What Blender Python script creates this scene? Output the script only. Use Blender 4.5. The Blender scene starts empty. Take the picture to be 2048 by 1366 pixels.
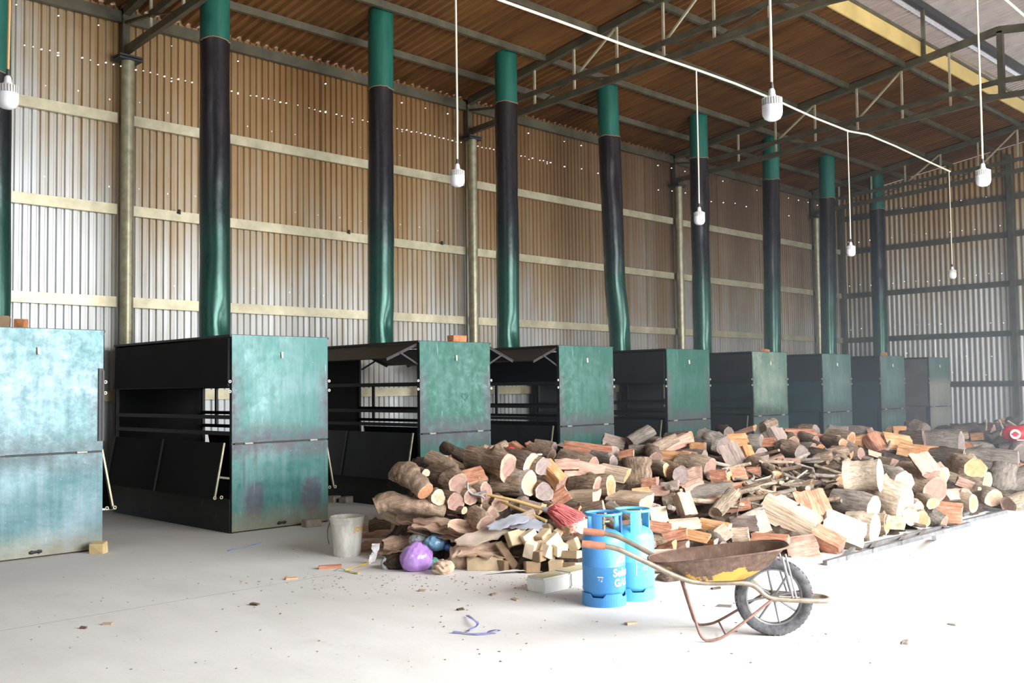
import bpy, bmesh, math, random
from mathutils import Vector, Matrix
C = bpy.context.scene.collection
SC = bpy.context.scene
PI = math.pi

# ------------------------------------------------------------------ camera
F_PX, YAW, PITCH, ROLL, EYE = 1994.42, math.radians(44.843), math.radians(2.6915), math.radians(-0.7173), 1.55
_c, _s = math.cos(YAW), math.sin(YAW)
FWD = Vector((_c * math.cos(PITCH), _s * math.cos(PITCH), math.sin(PITCH)))
_r = Vector((_s, -_c, 0)); _u = _r.cross(FWD)
RGT = _r * math.cos(ROLL) + _u * math.sin(ROLL)
UPV = -_r * math.sin(ROLL) + _u * math.cos(ROLL)
EYEP = Vector((0, 0, EYE))
cam_d = bpy.data.cameras.new('camera')
cam = bpy.data.objects.new('camera', cam_d); C.objects.link(cam)
cam_d.sensor_fit = 'HORIZONTAL'; cam_d.sensor_width = 36; cam_d.lens = F_PX / 2048 * 36
cam_d.clip_start = 0.05; cam_d.clip_end = 200
m = Matrix((RGT, UPV, -FWD)).transposed().to_4x4(); m.translation = EYEP
cam.matrix_world = m
SC.camera = cam

# ------------------------------------------------------------------ world, daylight, exposure
SC.view_settings.view_transform = 'Standard'; SC.view_settings.look = 'None'
SC.view_settings.exposure = 0.0; SC.view_settings.gamma = 1; SC.view_settings.use_curve_mapping = False
w = bpy.data.worlds.new('sky'); SC.world = w; w.use_nodes = True
bg = w.node_tree.nodes['Background']; bg.inputs[0].default_value = (0.86, 0.93, 1.0, 1); bg.inputs[1].default_value = 3.4
def area(name, loc, target, sx, sy, energy, col=(1, 1, 1)):
    l = bpy.data.lights.new(name, 'AREA'); l.shape = 'RECTANGLE'; l.size = sx; l.size_y = sy; l.energy = energy; l.color = col
    o = bpy.data.objects.new(name, l); C.objects.link(o); o.location = loc
    o.rotation_euler = (Vector(target) - Vector(loc)).to_track_quat('-Z', 'Y').to_euler()
    return o
area('daylight_doorway', (8.2, -1.7, 3.0), (7.8, 3.4, -0.4), 8.0, 4.6, 2200, (1.0, 0.985, 0.96))
area('daylight_doorway_far', (20.2, -1.7, 1.7), (19.8, 5.0, 0.0), 7.0, 3.0, 1150, (.93, 0.97, 1.0))
SC.cycles.use_denoising = True
SC.cycles.max_bounces = 8; SC.cycles.diffuse_bounces = 5; SC.cycles.transparent_max_bounces = 12
SC.cycles.sample_clamp_indirect = 8
SC.cycles.volume_step_rate = 3.0

# ------------------------------------------------------------------ helpers
def ray(u, v): return FWD + RGT * ((u - 1024) / F_PX) - UPV * ((v - 683) / F_PX)
def onz(u, v, z=0.0):
    d = ray(u, v); return EYEP + d * ((z - EYE) / d.z)
def ony(u, v, y):
    d = ray(u, v); return EYEP + d * (y / d.y)
def onx(u, v, x):
    d = ray(u, v); return EYEP + d * (x / d.x)
def mpp(p): return (Vector(p) - EYEP).dot(FWD) / F_PX        # metres per photo pixel at a point

def put(name, data, parent=None, loc=None, kind=None, label=None, cat=None, group=None):
    o = bpy.data.objects.new(name, data); C.objects.link(o)
    if parent is not None: o.parent = parent
    if loc is not None: o.location = loc
    if kind: o['kind'] = kind
    if label: o['label'] = label
    if cat: o['category'] = cat
    if group: o['group'] = group
    return o
def empty(name, loc=(0, 0, 0), rz=0, **k):
    o = put(name, None, None, loc, **k); o.rotation_euler = (0, 0, rz); o.empty_display_size = .1
    return o

class MB:
    """collects simple shapes into one mesh"""
    def __init__(s): s.v = []; s.f = []; s.mi = []
    def add(s, vs, fs, mi=0, mat=None):
        b = len(s.v)
        for p in vs:
            p = Vector(p)
            s.v.append(tuple(mat @ p) if mat is not None else tuple(p))
        for f in fs: s.f.append(tuple(b + i for i in f)); s.mi.append(mi)
        return s
    def box(s, x0, y0, z0, x1, y1, z1, mi=0, mat=None):
        vs = [(x, y, z) for z in (z0, z1) for y in (y0, y1) for x in (x0, x1)]
        return s.add(vs, [(0, 2, 3, 1), (4, 5, 7, 6), (0, 1, 5, 4), (2, 6, 7, 3), (0, 4, 6, 2), (1, 3, 7, 5)], mi, mat)
    def bar(s, a, b, w, h=None, mi=0, up=(0, 0, 1)):
        h = h or w; a = Vector(a); b = Vector(b); d = b - a; L = d.length
        if L < 1e-6: return s
        d.normalize(); up = Vector(up)
        if abs(d.dot(up)) > .98: up = Vector((0, 1, 0)) if abs(d.y) < .9 else Vector((1, 0, 0))
        x = d.cross(up).normalized(); y = x.cross(d)
        M = Matrix((x, y, d)).transposed().to_4x4(); M.translation = a
        return s.box(-w / 2, -h / 2, 0, w / 2, h / 2, L, mi, M)
    def tube(s, pts, r, n=10, mi=0, caps=True):
        pts = [Vector(p) for p in pts]; N = len(pts); rs = r if isinstance(r, (list, tuple)) else [r] * N
        t0 = (pts[1] - pts[0]).normalized(); up = Vector((0, 0, 1)) if abs(t0.z) < .9 else Vector((1, 0, 0))
        x = t0.cross(up).normalized(); vs = []
        for i in range(N):
            t = (pts[min(i + 1, N - 1)] - pts[max(i - 1, 0)]).normalized()
            x = (x - t * x.dot(t)).normalized(); y = t.cross(x)
            for k in range(n):
                a = 2 * PI * k / n; vs.append(pts[i] + (x * math.cos(a) + y * math.sin(a)) * rs[i])
        fs = [(i * n + k, i * n + (k + 1) % n, (i + 1) * n + (k + 1) % n, (i + 1) * n + k) for i in range(N - 1) for k in range(n)]
        if caps: fs += [tuple(range(n - 1, -1, -1)), tuple((N - 1) * n + k for k in range(n))]
        return s.add(vs, fs, mi)
    def lathe(s, prof, n=24, mi=0, c=(0, 0, 0), closed=False):
        vs = []; P = len(prof); cx, cy, cz = c
        for r, z in prof:
            for k in range(n):
                a = 2 * PI * k / n; vs.append((cx + r * math.cos(a), cy + r * math.sin(a), cz + z))
        fs = [(i * n + k, i * n + (k + 1) % n, (i + 1) * n + (k + 1) % n, (i + 1) * n + k) for i in range(P - 1) for k in range(n)]
        if not closed:
            if prof[0][0] > 1e-4: fs.append(tuple(range(n - 1, -1, -1)))
            if prof[-1][0] > 1e-4: fs.append(tuple((P - 1) * n + k for k in range(n)))
        return s.add(vs, fs, mi)
    def torus(s, c, R, r, axis='y', n=24, k=8, mi=0, a0=0, a1=2 * PI):
        full = abs(a1 - a0 - 2 * PI) < 1e-6
        pts = []
        for i in range(n + (0 if full else 1)):
            a = a0 + (a1 - a0) * i / n
            if axis == 'y': pts.append(Vector((c[0] + R * math.cos(a), c[1], c[2] + R * math.sin(a))))
            elif axis == 'x': pts.append(Vector((c[0], c[1] + R * math.cos(a), c[2] + R * math.sin(a))))
            else: pts.append(Vector((c[0] + R * math.cos(a), c[1] + R * math.sin(a), c[2])))
        N = len(pts); cc = Vector(c); ax = {'x': Vector((1, 0, 0)), 'y': Vector((0, 1, 0)), 'z': Vector((0, 0, 1))}[axis]
        vs = []
        for p in pts:
            d = (p - cc).normalized()
            for j in range(k):
                b = 2 * PI * j / k; vs.append(p + d * r * math.cos(b) + ax * r * math.sin(b))
        fs = [(i * k + j, ((i + 1) % N) * k + j, ((i + 1) % N) * k + (j + 1) % k, i * k + (j + 1) % k) for i in range(N if full else N - 1) for j in range(k)]
        return s.add(vs, fs, mi)
    def data(s, name, mats, smooth=None, recalc=True):
        me = bpy.data.meshes.new(name); me.from_pydata(s.v, [], s.f)
        for m_ in (mats if isinstance(mats, (list, tuple)) else [mats]): me.materials.append(m_)
        me.polygons.foreach_set('material_index', s.mi)
        if recalc:
            b = bmesh.new(); b.from_mesh(me); bmesh.ops.recalc_face_normals(b, faces=b.faces[:]); b.to_mesh(me); b.free()
        if smooth is not None:
            me.polygons.foreach_set('use_smooth', [True] * len(me.polygons)); me.set_sharp_from_angle(angle=math.radians(smooth))
        me.update(); return me
    def put(s, name, mats, parent=None, smooth=None, **k): return put(name, s.data(name, mats, smooth), parent, **k)

def smoothstep(a, b, x):
    t = max(0., min(1., (x - a) / (b - a))); return t * t * (3 - 2 * t)
def interp(tab, x):
    if x <= tab[0][0]: return tab[0][1]
    for (a, b), (c, d) in zip(tab, tab[1:]):
        if x <= c: return b + (d - b) * (x - a) / (c - a)
    return tab[-1][1]

# ------------------------------------------------------------------ materials
class G:
    """small node-graph writer"""
    def __init__(s, name, rough=.6, metal=0., spec=.5):
        s.m = bpy.data.materials.new(name); s.m.use_nodes = True; s.t = s.m.node_tree; s.N = s.t.nodes; s.L = s.t.links
        s.b = s.N['Principled BSDF']; s.o = s.N['Material Output']
        s.b.inputs['Roughness'].default_value = rough; s.b.inputs['Metallic'].default_value = metal
        s.b.inputs['Specular IOR Level'].default_value = spec
    def n(s, typ, **k):
        nd = s.N.new(typ)
        for a, v in k.items(): setattr(nd, a, v)
        return nd
    def ln(s, a, b): s.L.new(a, b)
    def val(s, sock, v):
        if hasattr(v, 'is_output') or isinstance(v, bpy.types.NodeSocket): s.ln(v, sock)
        else: sock.default_value = v
    def obj(s): return s.n('ShaderNodeTexCoord').outputs['Object']
    def pos(s): return s.n('ShaderNodeNewGeometry').outputs['Position']
    def rnd(s): return s.n('ShaderNodeObjectInfo').outputs['Random']
    def map(s, vec, scale=(1, 1, 1), loc=(0, 0, 0)):
        nd = s.n('ShaderNodeMapping'); s.ln(vec, nd.inputs['Vector']); nd.inputs['Scale'].default_value = scale; nd.inputs['Location'].default_value = loc
        return nd.outputs[0]
    def noise(s, vec, scale, detail=4, rough=.55, dist=0):
        nd = s.n('ShaderNodeTexNoise'); s.ln(vec, nd.inputs['Vector']); nd.inputs['Scale'].default_value = scale
        nd.inputs['Detail'].default_value = detail; nd.inputs['Roughness'].default_value = rough; nd.inputs['Distortion'].default_value = dist
        return nd.outputs['Fac']
    def vor(s, vec, scale, feat='F1'):
        nd = s.n('ShaderNodeTexVoronoi', feature=feat); s.ln(vec, nd.inputs['Vector']); nd.inputs['Scale'].default_value = scale
        return nd.outputs['Distance']
    def math(s, op, a, b=0., c=0., clamp=False):
        nd = s.n('ShaderNodeMath', operation=op); nd.use_clamp = clamp
        s.val(nd.inputs[0], a); s.val(nd.inputs[1], b)
        if op in ('MULTIPLY_ADD', 'SMOOTH_MIN', 'COMPARE'): s.val(nd.inputs[2], c)
        return nd.outputs[0]
    def sep(s, vec):
        nd = s.n('ShaderNodeSeparateXYZ'); s.ln(vec, nd.inputs[0]); return nd.outputs
    def comb(s, x, y, z):
        nd = s.n('ShaderNodeCombineXYZ'); s.val(nd.inputs[0], x); s.val(nd.inputs[1], y); s.val(nd.inputs[2], z); return nd.outputs[0]
    def ramp(s, fac, stops, interp='LINEAR'):
        nd = s.n('ShaderNodeValToRGB'); s.val(nd.inputs[0], fac); cr = nd.color_ramp; cr.interpolation = interp
        while len(cr.elements) < len(stops): cr.elements.new(.5)
        for e, (p, c) in zip(cr.elements, stops):
            e.position = p; e.color = (c, c, c, 1) if isinstance(c, (int, float)) else (*c, 1)
        return nd.outputs[0]
    def rng(s, v, a, b, c=0., d=1., smooth=False):
        nd = s.n('ShaderNodeMapRange'); nd.clamp = True
        if smooth: nd.interpolation_type = 'SMOOTHSTEP'
        s.val(nd.inputs[0], v); nd.inputs[1].default_value = a; nd.inputs[2].default_value = b; nd.inputs[3].default_value = c; nd.inputs[4].default_value = d
        return nd.outputs[0]
    def mix(s, fac, a, b, mode='MIX'):
        nd = s.n('ShaderNodeMix', data_type='RGBA', blend_type=mode)
        s.val(nd.inputs[0], fac)
        for sk, v in ((nd.inputs[6], a), (nd.inputs[7], b)):
            if isinstance(v, (tuple, list)): sk.default_value = (*v[:3], 1)
            else: s.ln(v, sk)
        return nd.outputs[2]
    def col(s, v):
        sk = s.b.inputs['Base Color']
        if isinstance(v, (tuple, list)): sk.default_value = (*v[:3], 1)
        else: s.ln(v, sk)
        return s
    def set(s, name, v): s.val(s.b.inputs[name], v); return s
    def bump(s, h, strength=.3, dist=.01):
        nd = s.n('ShaderNodeBump'); s.ln(h, nd.inputs['Height']); nd.inputs['Strength'].default_value = strength; nd.inputs['Distance'].default_value = dist
        s.ln(nd.outputs[0], s.b.inputs['Normal']); return s

MAT = {}
def simple(name, col, rough=.6, metal=0., var=.15, scale=12., bump=0.):
    g = G(name, rough, metal); p = g.obj(); nz = g.noise(p, scale, 5)
    lo = tuple(c * (1 - var) for c in col); hi = tuple(min(1, c * (1 + var)) for c in col)
    g.col(g.ramp(nz, [(.3, lo), (.7, hi)]))
    if bump: g.bump(nz, bump, .01)
    MAT[name] = g.m; return g.m

def pinholes(g, rows, along='x', r=.0085):
    """small nail holes in the sheets: the sky behind shows through"""
    xyz = g.sep(g.pos()); X = xyz[0] if along == 'x' else xyz[1]; Z = xyz[2]; tot = None
    for i, (z0, sp, pr, jit, *lim) in enumerate(rows):
        q = g.math('DIVIDE', X, sp); cell = g.math('FLOOR', q); fx = g.math('MULTIPLY', g.math('SUBTRACT', g.math('FRACT', q), .5), sp)
        wn = g.n('ShaderNodeTexWhiteNoise', noise_dimensions='1D'); g.ln(g.math('ADD', cell, 17.3 * i + .5), wn.inputs['W'])
        keep = g.math('LESS_THAN', wn.outputs['Value'], pr)
        cc = g.sep(wn.outputs['Color'])
        dz = g.math('SUBTRACT', Z, g.math('MULTIPLY_ADD', g.math('SUBTRACT', cc[2], .5), jit, z0))
        rr = g.math('MULTIPLY_ADD', cc[1], r * .7, r * .55)
        d = g.math('SQRT', g.math('ADD', g.math('MULTIPLY', fx, fx), g.math('MULTIPLY', dz, dz)))
        hole = g.math('MULTIPLY', g.math('LESS_THAN', d, rr), keep)
        if lim: hole = g.math('MULTIPLY', hole, g.math('LESS_THAN', X, lim[0]))
        tot = hole if tot is None else g.math('MAXIMUM', tot, hole)
    tr = g.n('ShaderNodeBsdfTransparent'); mx = g.n('ShaderNodeMixShader')
    g.ln(tot, mx.inputs[0]); g.ln(g.b.outputs[0], mx.inputs[1]); g.ln(tr.outputs[0], mx.inputs[2]); g.ln(mx.outputs[0], g.o.inputs[0])

def wall_mat(name, along, rows, brown=1.0, xfade=True):
    g = G(name, .42, .35); p = g.pos(); xyz = g.sep(p); Z = xyz[2]; A = xyz[0] if along == 'x' else xyz[1]
    st = g.noise(g.map(p, (9, 9, .35)), 1.0, 5, .6); blot = g.noise(g.map(p, (.35, .35, .25)), 1.0, 4, .6)
    q = g.math('FLOOR', g.math('DIVIDE', A, .945)); wn = g.n('ShaderNodeTexWhiteNoise', noise_dimensions='1D'); g.ln(q, wn.inputs['W'])
    h = g.math('MULTIPLY_ADD', Z, .185, -.33)
    h = g.math('ADD', h, g.math('MULTIPLY', g.math('SUBTRACT', st, .5), .8))
    h = g.math('ADD', h, g.math('MULTIPLY', g.math('SUBTRACT', blot, .5), .9))
    h = g.math('ADD', h, g.math('MULTIPLY', g.math('SUBTRACT', wn.outputs['Value'], .5), .22))
    if xfade: h = g.math('ADD', h, g.rng(A, 4.5, 9., -.32, .08))
    h = g.math('MULTIPLY', h, brown)
    c = g.ramp(h, [(.0, (.50, .52, .53)), (.25, (.43, .42, .39)), (.45, (.36, .29, .20)), (.65, (.31, .20, .095)), (.95, (.22, .115, .042))])
    c = g.mix(g.rng(g.noise(g.map(p, (3, 3, 1.2)), 2.0, 6, .7), .62, .78, 0, .5), c, (.12, .085, .06))
    # soot, plus shade painted into the colour, high up and towards the far end
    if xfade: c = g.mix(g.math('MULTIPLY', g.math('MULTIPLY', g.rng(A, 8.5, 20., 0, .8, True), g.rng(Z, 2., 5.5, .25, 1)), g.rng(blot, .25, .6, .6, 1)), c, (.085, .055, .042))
    g.col(c); g.set('Roughness', g.rng(st, .3, .7, .34, .52)); g.bump(st, .05, .004)
    pinholes(g, rows, along); MAT[name] = g.m; return g.m
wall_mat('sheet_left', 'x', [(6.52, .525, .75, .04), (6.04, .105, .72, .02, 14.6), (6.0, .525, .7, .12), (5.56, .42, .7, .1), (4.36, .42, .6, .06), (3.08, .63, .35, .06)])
wall_mat('sheet_end', 'y', [(6.3, .315, .7, .05), (5.56, .315, .75, .08), (4.3, .315, .85, .1), (3.1, .315, .75, .1), (2.3, .315, .55, .3), (1.75, .42, .5, .2)], .75, False)
def roof_mat():
    g = G('roof_sheet_rust', .5, .25); p = g.pos()
    st = g.noise(g.map(p, (8, .5, .5)), 1.0, 5, .6); bl = g.noise(p, .5, 4, .6)
    f = g.math('ADD', g.math('MULTIPLY', st, .5), g.math('MULTIPLY', bl, .6))
    x = g.sep(p)
    f = g.math('SUBTRACT', f, g.rng(x[0], 8., 20., 0., .16))
    g.col(g.ramp(f, [(.25, (.06, .026, .012)), (.5, (.145, .063, .021)), (.75, (.24, .115, .035))])); g.bump(st, .05, .004)
    MAT['roof_sheet_rust'] = g.m
roof_mat()
simple('roof_sheet_pale', (.50, .43, .40), .5, .2, .15, 3)
simple('zinc_channel', (.47, .43, .30), .42, .45, .2, 5)
simple('zinc_pipe', (.34, .32, .22), .4, .55, .25, 9)
simple('truss_steel', (.10, .09, .062), .5, .45, .3, 4)
simple('fascia_yellow', (.52, .37, .13), .7, 0, .15, 2)
simple('dark_purlin', (.03, .03, .032), .6)
simple('bright_flashing', (.75, .78, .82), .4, .3)

def floor_mat():
    g = G('concrete', .75, 0, .35); p = g.pos()
    a = g.noise(p, .55, 5, .6); b = g.noise(g.map(p, (2.2, .7, 1)), 1.3, 6, .65); f = g.noise(p, 30, 3, .6)
    c = g.ramp(g.math('ADD', g.math('MULTIPLY', a, .55), g.math('MULTIPLY', b, .45)), [(.3, (.60, .585, .57)), (.55, (.72, .71, .70)), (.75, (.78, .77, .76))])
    c = g.mix(g.rng(f, .55, .75, 0, .25), c, (.42, .39, .36))
    sp = g.vor(p, 5.5); c = g.mix(g.rng(sp, .02, .05, .45, 0), c, (.16, .13, .10))
    d = g.noise(p, .9, 6, .7); c = g.mix(g.rng(d, .62, .75, 0, .4), c, (.40, .36, .31))
    xyz = g.sep(p)
    # saw-cut joints in the slab
    for k, (A, per, off) in enumerate(((xyz[0], 6.5, 1.9), (xyz[1], 5.0, .42))):
        q = g.math('FRACT', g.math('DIVIDE', g.math('ADD', A, off), per)); dd = g.math('MULTIPLY', g.math('ABSOLUTE', g.math('SUBTRACT', q, .5)), per)
        c = g.mix(g.rng(dd, .003, .009, .55, 0), c, (.25, .23, .2))
    # ash and dirt in front of the ovens
    y = g.rng(xyz[1], 7.5, 10.5, 0, .35, True); c = g.mix(g.math('MULTIPLY', y, g.rng(b, .35, .6, .4, 1)), c, (.30, .28, .26))
    g.col(c); g.set('Roughness', g.rng(a, .3, .7, .6, .85)); g.bump(f, .12, .004); MAT['concrete'] = g.m
floor_mat()

def paint_mat(name, base=(.045, .21, .165), pale=(.20, .38, .36), soot=1., fade=.5, rough=.32, ash=0., tongue=0.):
    g = G(name, rough, .25); p = g.obj(); xyz = g.sep(p); Z = xyz[2]; X = xyz[0]
    n1 = g.noise(p, 1.6, 5, .6); n2 = g.noise(g.map(p, (9, 9, 1.0)), 1.4, 5, .65); n3 = g.noise(p, 9, 6, .7)
    c = g.mix(g.rng(g.math('ADD', n1, g.math('MULTIPLY', g.math('SUBTRACT', n2, .5), .6)), .62 - fade * .35, .86 - fade * .25), base, pale)
    # grey burn marks round the seam and along both edges
    seam = g.rng(g.math('ABSOLUTE', g.math('SUBTRACT', Z, g.math('MULTIPLY_ADD', g.math('SUBTRACT', n1, .5), .3, .985))), .05, .27, 1, 0, True)
    edge = g.math('MULTIPLY', g.math('MAXIMUM', g.rng(X, .02, .17, 1, 0), g.rng(X, 1.06, 1.25, 0, 1)), g.rng(g.math('ABSOLUTE', g.math('SUBTRACT', Z, 1.42)), .25, .5, 1, 0))
    s = g.math('MULTIPLY', g.math('MAXIMUM', seam, edge), g.rng(n3, .32, .56, .35, 1))
    c = g.mix(g.math('MULTIPLY', s, .95 * soot, 0, True), c, (.068, .066, .08))
    # drips below the seam
    dr = g.noise(g.map(p, (11, 11, .5)), 1.0, 3, .5); low = g.rng(Z, .98, .25, 1, .25)
    c = g.mix(g.math('MULTIPLY', g.math('MULTIPLY', g.rng(dr, .60, .70), low), g.rng(Z, .97, .99, .8 * soot, 0)), c, (.055, .06, .065))
    # two sooty tongues and a rusty foot
    for cx, rr in ((.28, .13), (1.02, .16)):
        dx = g.math('DIVIDE', g.math('SUBTRACT', X, cx), rr); dz = g.math('DIVIDE', g.math('SUBTRACT', Z, .32), .24)
        dd = g.math('ADD', g.math('MULTIPLY', dx, dx), g.math('MULTIPLY', dz, dz))
        c = g.mix(g.math('MULTIPLY', g.rng(g.math('ADD', dd, g.math('MULTIPLY', g.math('SUBTRACT', n3, .5), 1.2)), .5, 1.2, .8, 0), tongue, 0, True), c, (.085, .085, .11))
    foot = g.math('ADD', Z, g.math('MULTIPLY', g.math('SUBTRACT', n3, .5), .35))
    c = g.mix(g.rng(foot, .03, .28, .7, 0), c, (.30, .25, .17))
    sc = g.noise(g.map(p, (26, 26, 2.2)), 1.2, 4, .6, .6); c = g.mix(g.rng(sc, .66, .74, 0, .45), c, (.42, .62, .58))
    dots = g.vor(p, 13); c = g.mix(g.rng(dots, .035, .06, .55, 0), c, (.55, .68, .66))
    if ash: c = g.mix(g.math('MULTIPLY', g.rng(Z, 1.5, 1.7, 1, 0), g.rng(n1, .3, .55, .4, ash)), c, (.40, .38, .33))
    g.col(c); g.set('Roughness', g.rng(n3, .3, .7, rough - .06, rough + .22)); g.bump(g.math('ADD', n1, g.math('MULTIPLY', n3, .12)), .25, .03)
    MAT[name] = g.m; return g.m
paint_mat('paint_pale', (.045, .145, .155), (.15, .235, .27), .6, .8, .3)
paint_mat('paint_teal', (.042, .155, .14), (.12, .23, .235), 1., .6, .32, 0., 1.)
paint_mat('paint_green', (.02, .105, .08), (.055, .15, .13), 1., .45, .36)
paint_mat('paint_hazed', (.07, .145, .13), (.17, .25, .245), .7, .55, .3)  # far ovens: haze and sheen put into a paler, bluer paint colour
paint_mat('paint_shiny', (.12, .26, .19), (.40, .50, .42), .7, .8, .16)
MAT['paint_shiny'].node_tree.nodes['Principled BSDF'].inputs['Metallic'].default_value = .65
paint_mat('paint_ash', (.10, .17, .16), (.19, .24, .22), .8, .5, .5, .85)
def sooty(name, col, rough=.65):
    g = G(name, rough, .1); p = g.obj(); a = g.noise(p, 3, 6, .65)
    g.col(g.ramp(a, [(.3, tuple(x * .6 for x in col)), (.7, tuple(x * 1.5 for x in col))])); g.bump(a, .1, .01); MAT[name] = g.m
sooty('soot', (.005, .005, .006), .9); sooty('soot_frame', (.012, .012, .014), .5); sooty('soot_brown', (.035, .024, .02)); sooty('flap_dark', (.012, .013, .016), .5)
sooty('side_teal', (.012, .05, .05), .5); sooty('side_ash', (.10, .095, .09), .8)
g = G('base_plate', .6, .1); p = g.obj(); a = g.noise(p, 2.5, 6, .65)
g.col(g.ramp(a, [(.5, (.011, .014, .013)), (.66, (.02, .025, .02)), (.74, (.10, .05, .022))])); MAT['base_plate'] = g.m
def flue_mat(name, zs, lean):
    g = G(name, .26, .4); p = g.obj(); Z = g.sep(p)[2]; n1 = g.noise(p, 1.1, 5, .6); n3 = g.noise(g.map(p, (6, 6, 1)), 1.5, 6, .65)
    h = g.math('ADD', Z, g.math('MULTIPLY', g.math('SUBTRACT', n1, .5), 2.2))
    c = g.ramp(g.rng(h, 0., 4.2), [(.0, (.012, .075, .055)), (.22, (.011, .055, .045)), (.42, (.013, .026, .028)), (.62, (.016, .015, .02)), (1., (.024, .017, .018))])
    c = g.mix(g.rng(n3, .6, .75, 0, .35), c, (.05, .032, .025)); g.col(c)
    g.set('Roughness', g.rng(n3, .3, .7, .2, .4)); g.bump(n1, .2, .05); MAT[name] = g.m
flue_mat('flue_lower', 0, 0)
g = G('flue_upper', .34, .2); p = g.obj(); n3 = g.noise(g.map(p, (6, 6, .8)), 1.5, 5, .65)
g.col(g.ramp(n3, [(.3, (.010, .085, .065)), (.7, (.02, .135, .10))])); MAT['flue_upper'] = g.m
simple('seam_rust', (.20, .13, .07), .7)

def bark_mat(name, lo, hi):
    g = G(name, .95, 0, .2); p = g.n('ShaderNodeTexCoord').outputs['Object']; r = g.rnd()
    pp = g.n('ShaderNodeVectorMath', operation='ADD'); g.ln(p, pp.inputs[0]); g.ln(g.comb(r, g.math('MULTIPLY', r, 7.), 0.), pp.inputs[1]); p = pp.outputs[0]
    a = g.noise(g.map(p, (2.2, 7, 7)), 1.6, 7, .72, .4); b = g.noise(p, 1.7, 3, .6)
    f = g.math('ADD', g.math('MULTIPLY', a, .75), g.math('MULTIPLY', b, .3)); f = g.math('ADD', f, g.math('MULTIPLY', g.math('SUBTRACT', r, .5), .16))
    g.col(g.ramp(f, [(.36, tuple(x * .42 for x in lo)), (.5, lo), (.66, hi)])); g.bump(a, .9, .03); MAT[name] = g.m
bark_mat('bark_brown', (.27, .19, .135), (.53, .41, .31)); bark_mat('bark_grey', (.25, .215, .185), (.43, .375, .325)); bark_mat('bark_cream', (.38, .30, .22), (.62, .52, .41))
bark_mat('bark_dark', (.12, .085, .065), (.26, .195, .15))
def end_mat(name, heart, sap, rs=.34):
    g = G(name, .8, 0, .25); p = g.obj(); q = g.sep(p); r = g.rnd()
    rad = g.math('SQRT', g.math('ADD', g.math('MULTIPLY', q[1], q[1]), g.math('MULTIPLY', q[2], q[2])))
    nz = g.noise(p, 4, 5, .65); rad2 = g.math('ADD', rad, g.math('MULTIPLY', g.math('SUBTRACT', nz, .5), .14)); rad2 = g.math('ADD', rad2, g.math('MULTIPLY', g.math('SUBTRACT', r, .5), .12))
    c = g.mix(g.rng(rad2, rs, rs + .07), heart, sap)
    ring = g.math('SINE', g.math('MULTIPLY', rad2, 95.)); c = g.mix(g.rng(ring, .2, 1., 0, .16), c, tuple(x * .5 for x in heart))
    c = g.mix(g.rng(g.noise(p, 5, 6, .75), .42, .62, 0, .65), c, tuple(x * .6 for x in heart))
    g.col(c); g.bump(nz, .25, .02); MAT[name] = g.m
end_mat('end_pink', (.33, .205, .165), (.47, .345, .25), .38); end_mat('end_grey', (.29, .23, .21), (.42, .35, .29), .40); end_mat('end_cream', (.58, .38, .26), (.66, .53, .38), .32)
end_mat('end_yellow', (.60, .34, .17), (.68, .50, .29), .28); end_mat('end_brown', (.20, .125, .095), (.34, .25, .19)); end_mat('end_orange', (.52, .25, .13), (.62, .42, .27), .36)
def split_mat(name, a_, b_, c_):
    g = G(name, .75, 0, .25); p = g.obj(); r = g.rnd()
    pp = g.n('ShaderNodeVectorMath', operation='ADD'); g.ln(p, pp.inputs[0]); g.ln(g.comb(g.math('MULTIPLY', r, 3.), g.math('MULTIPLY', r, 9.), 0.), pp.inputs[1]); p = pp.outputs[0]
    f = g.noise(g.map(p, (.9, 6, 6)), 1.8, 6, .68, .3); k = g.noise(p, 1.6, 3, .6)
    h = g.math('ADD', g.math('MULTIPLY', f, .7), g.math('MULTIPLY', k, .35))
    g.col(g.ramp(h, [(.36, a_), (.52, b_), (.68, c_)])); g.bump(f, .8, .03); MAT[name] = g.m
split_mat('split_red', (.27, .095, .055), (.50, .225, .14), (.72, .45, .32)); split_mat('split_orange', (.36, .145, .06), (.60, .30, .135), (.78, .53, .32))
split_mat('split_cream', (.38, .235, .155), (.60, .46, .34), (.76, .65, .51)); split_mat('split_pink', (.38, .20, .16), (.58, .36, .28), (.72, .52, .42)); split_mat('split_grey', (.22, .165, .145), (.37, .285, .25), (.52, .42, .365))
simple('sawn_tan', (.47, .36, .23), .75, 0, .25, 6); simple('sawn_cream', (.78, .66, .48), .75, 0, .15, 6); simple('weathered', (.36, .29, .235), .85, 0, .3, 5); simple('sawn_brown', (.28, .19, .11), .8, 0, .25, 6)
bark_mat('debris', (.075, .055, .042), (.17, .13, .10))  # kept dark so the gaps between logs carry painted shade
g = G('bark_sheet', .85, 0, .25); p = g.obj(); a = g.noise(g.map(p, (1.5, 9, 9)), 1.5, 6, .7); g.col(g.ramp(a, [(.32, (.20, .125, .09)), (.5, (.46, .31, .225)), (.7, (.70, .52, .40))])); g.bump(a, .6, .02); MAT['bark_sheet'] = g.m
g = G('gas_blue', .3, 0., .5); p = g.obj(); a = g.noise(p, 5, 5, .6); b = g.noise(p, 22, 5, .7)
c = g.ramp(a, [(.3, (.05, .25, .60)), (.7, (.085, .32, .68))]); c = g.mix(g.rng(b, .66, .74, 0, .5), c, (.5, .68, .82)); g.col(c); g.set('Roughness', g.rng(a, .3, .7, .28, .5)); MAT['gas_blue'] = g.m
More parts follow.
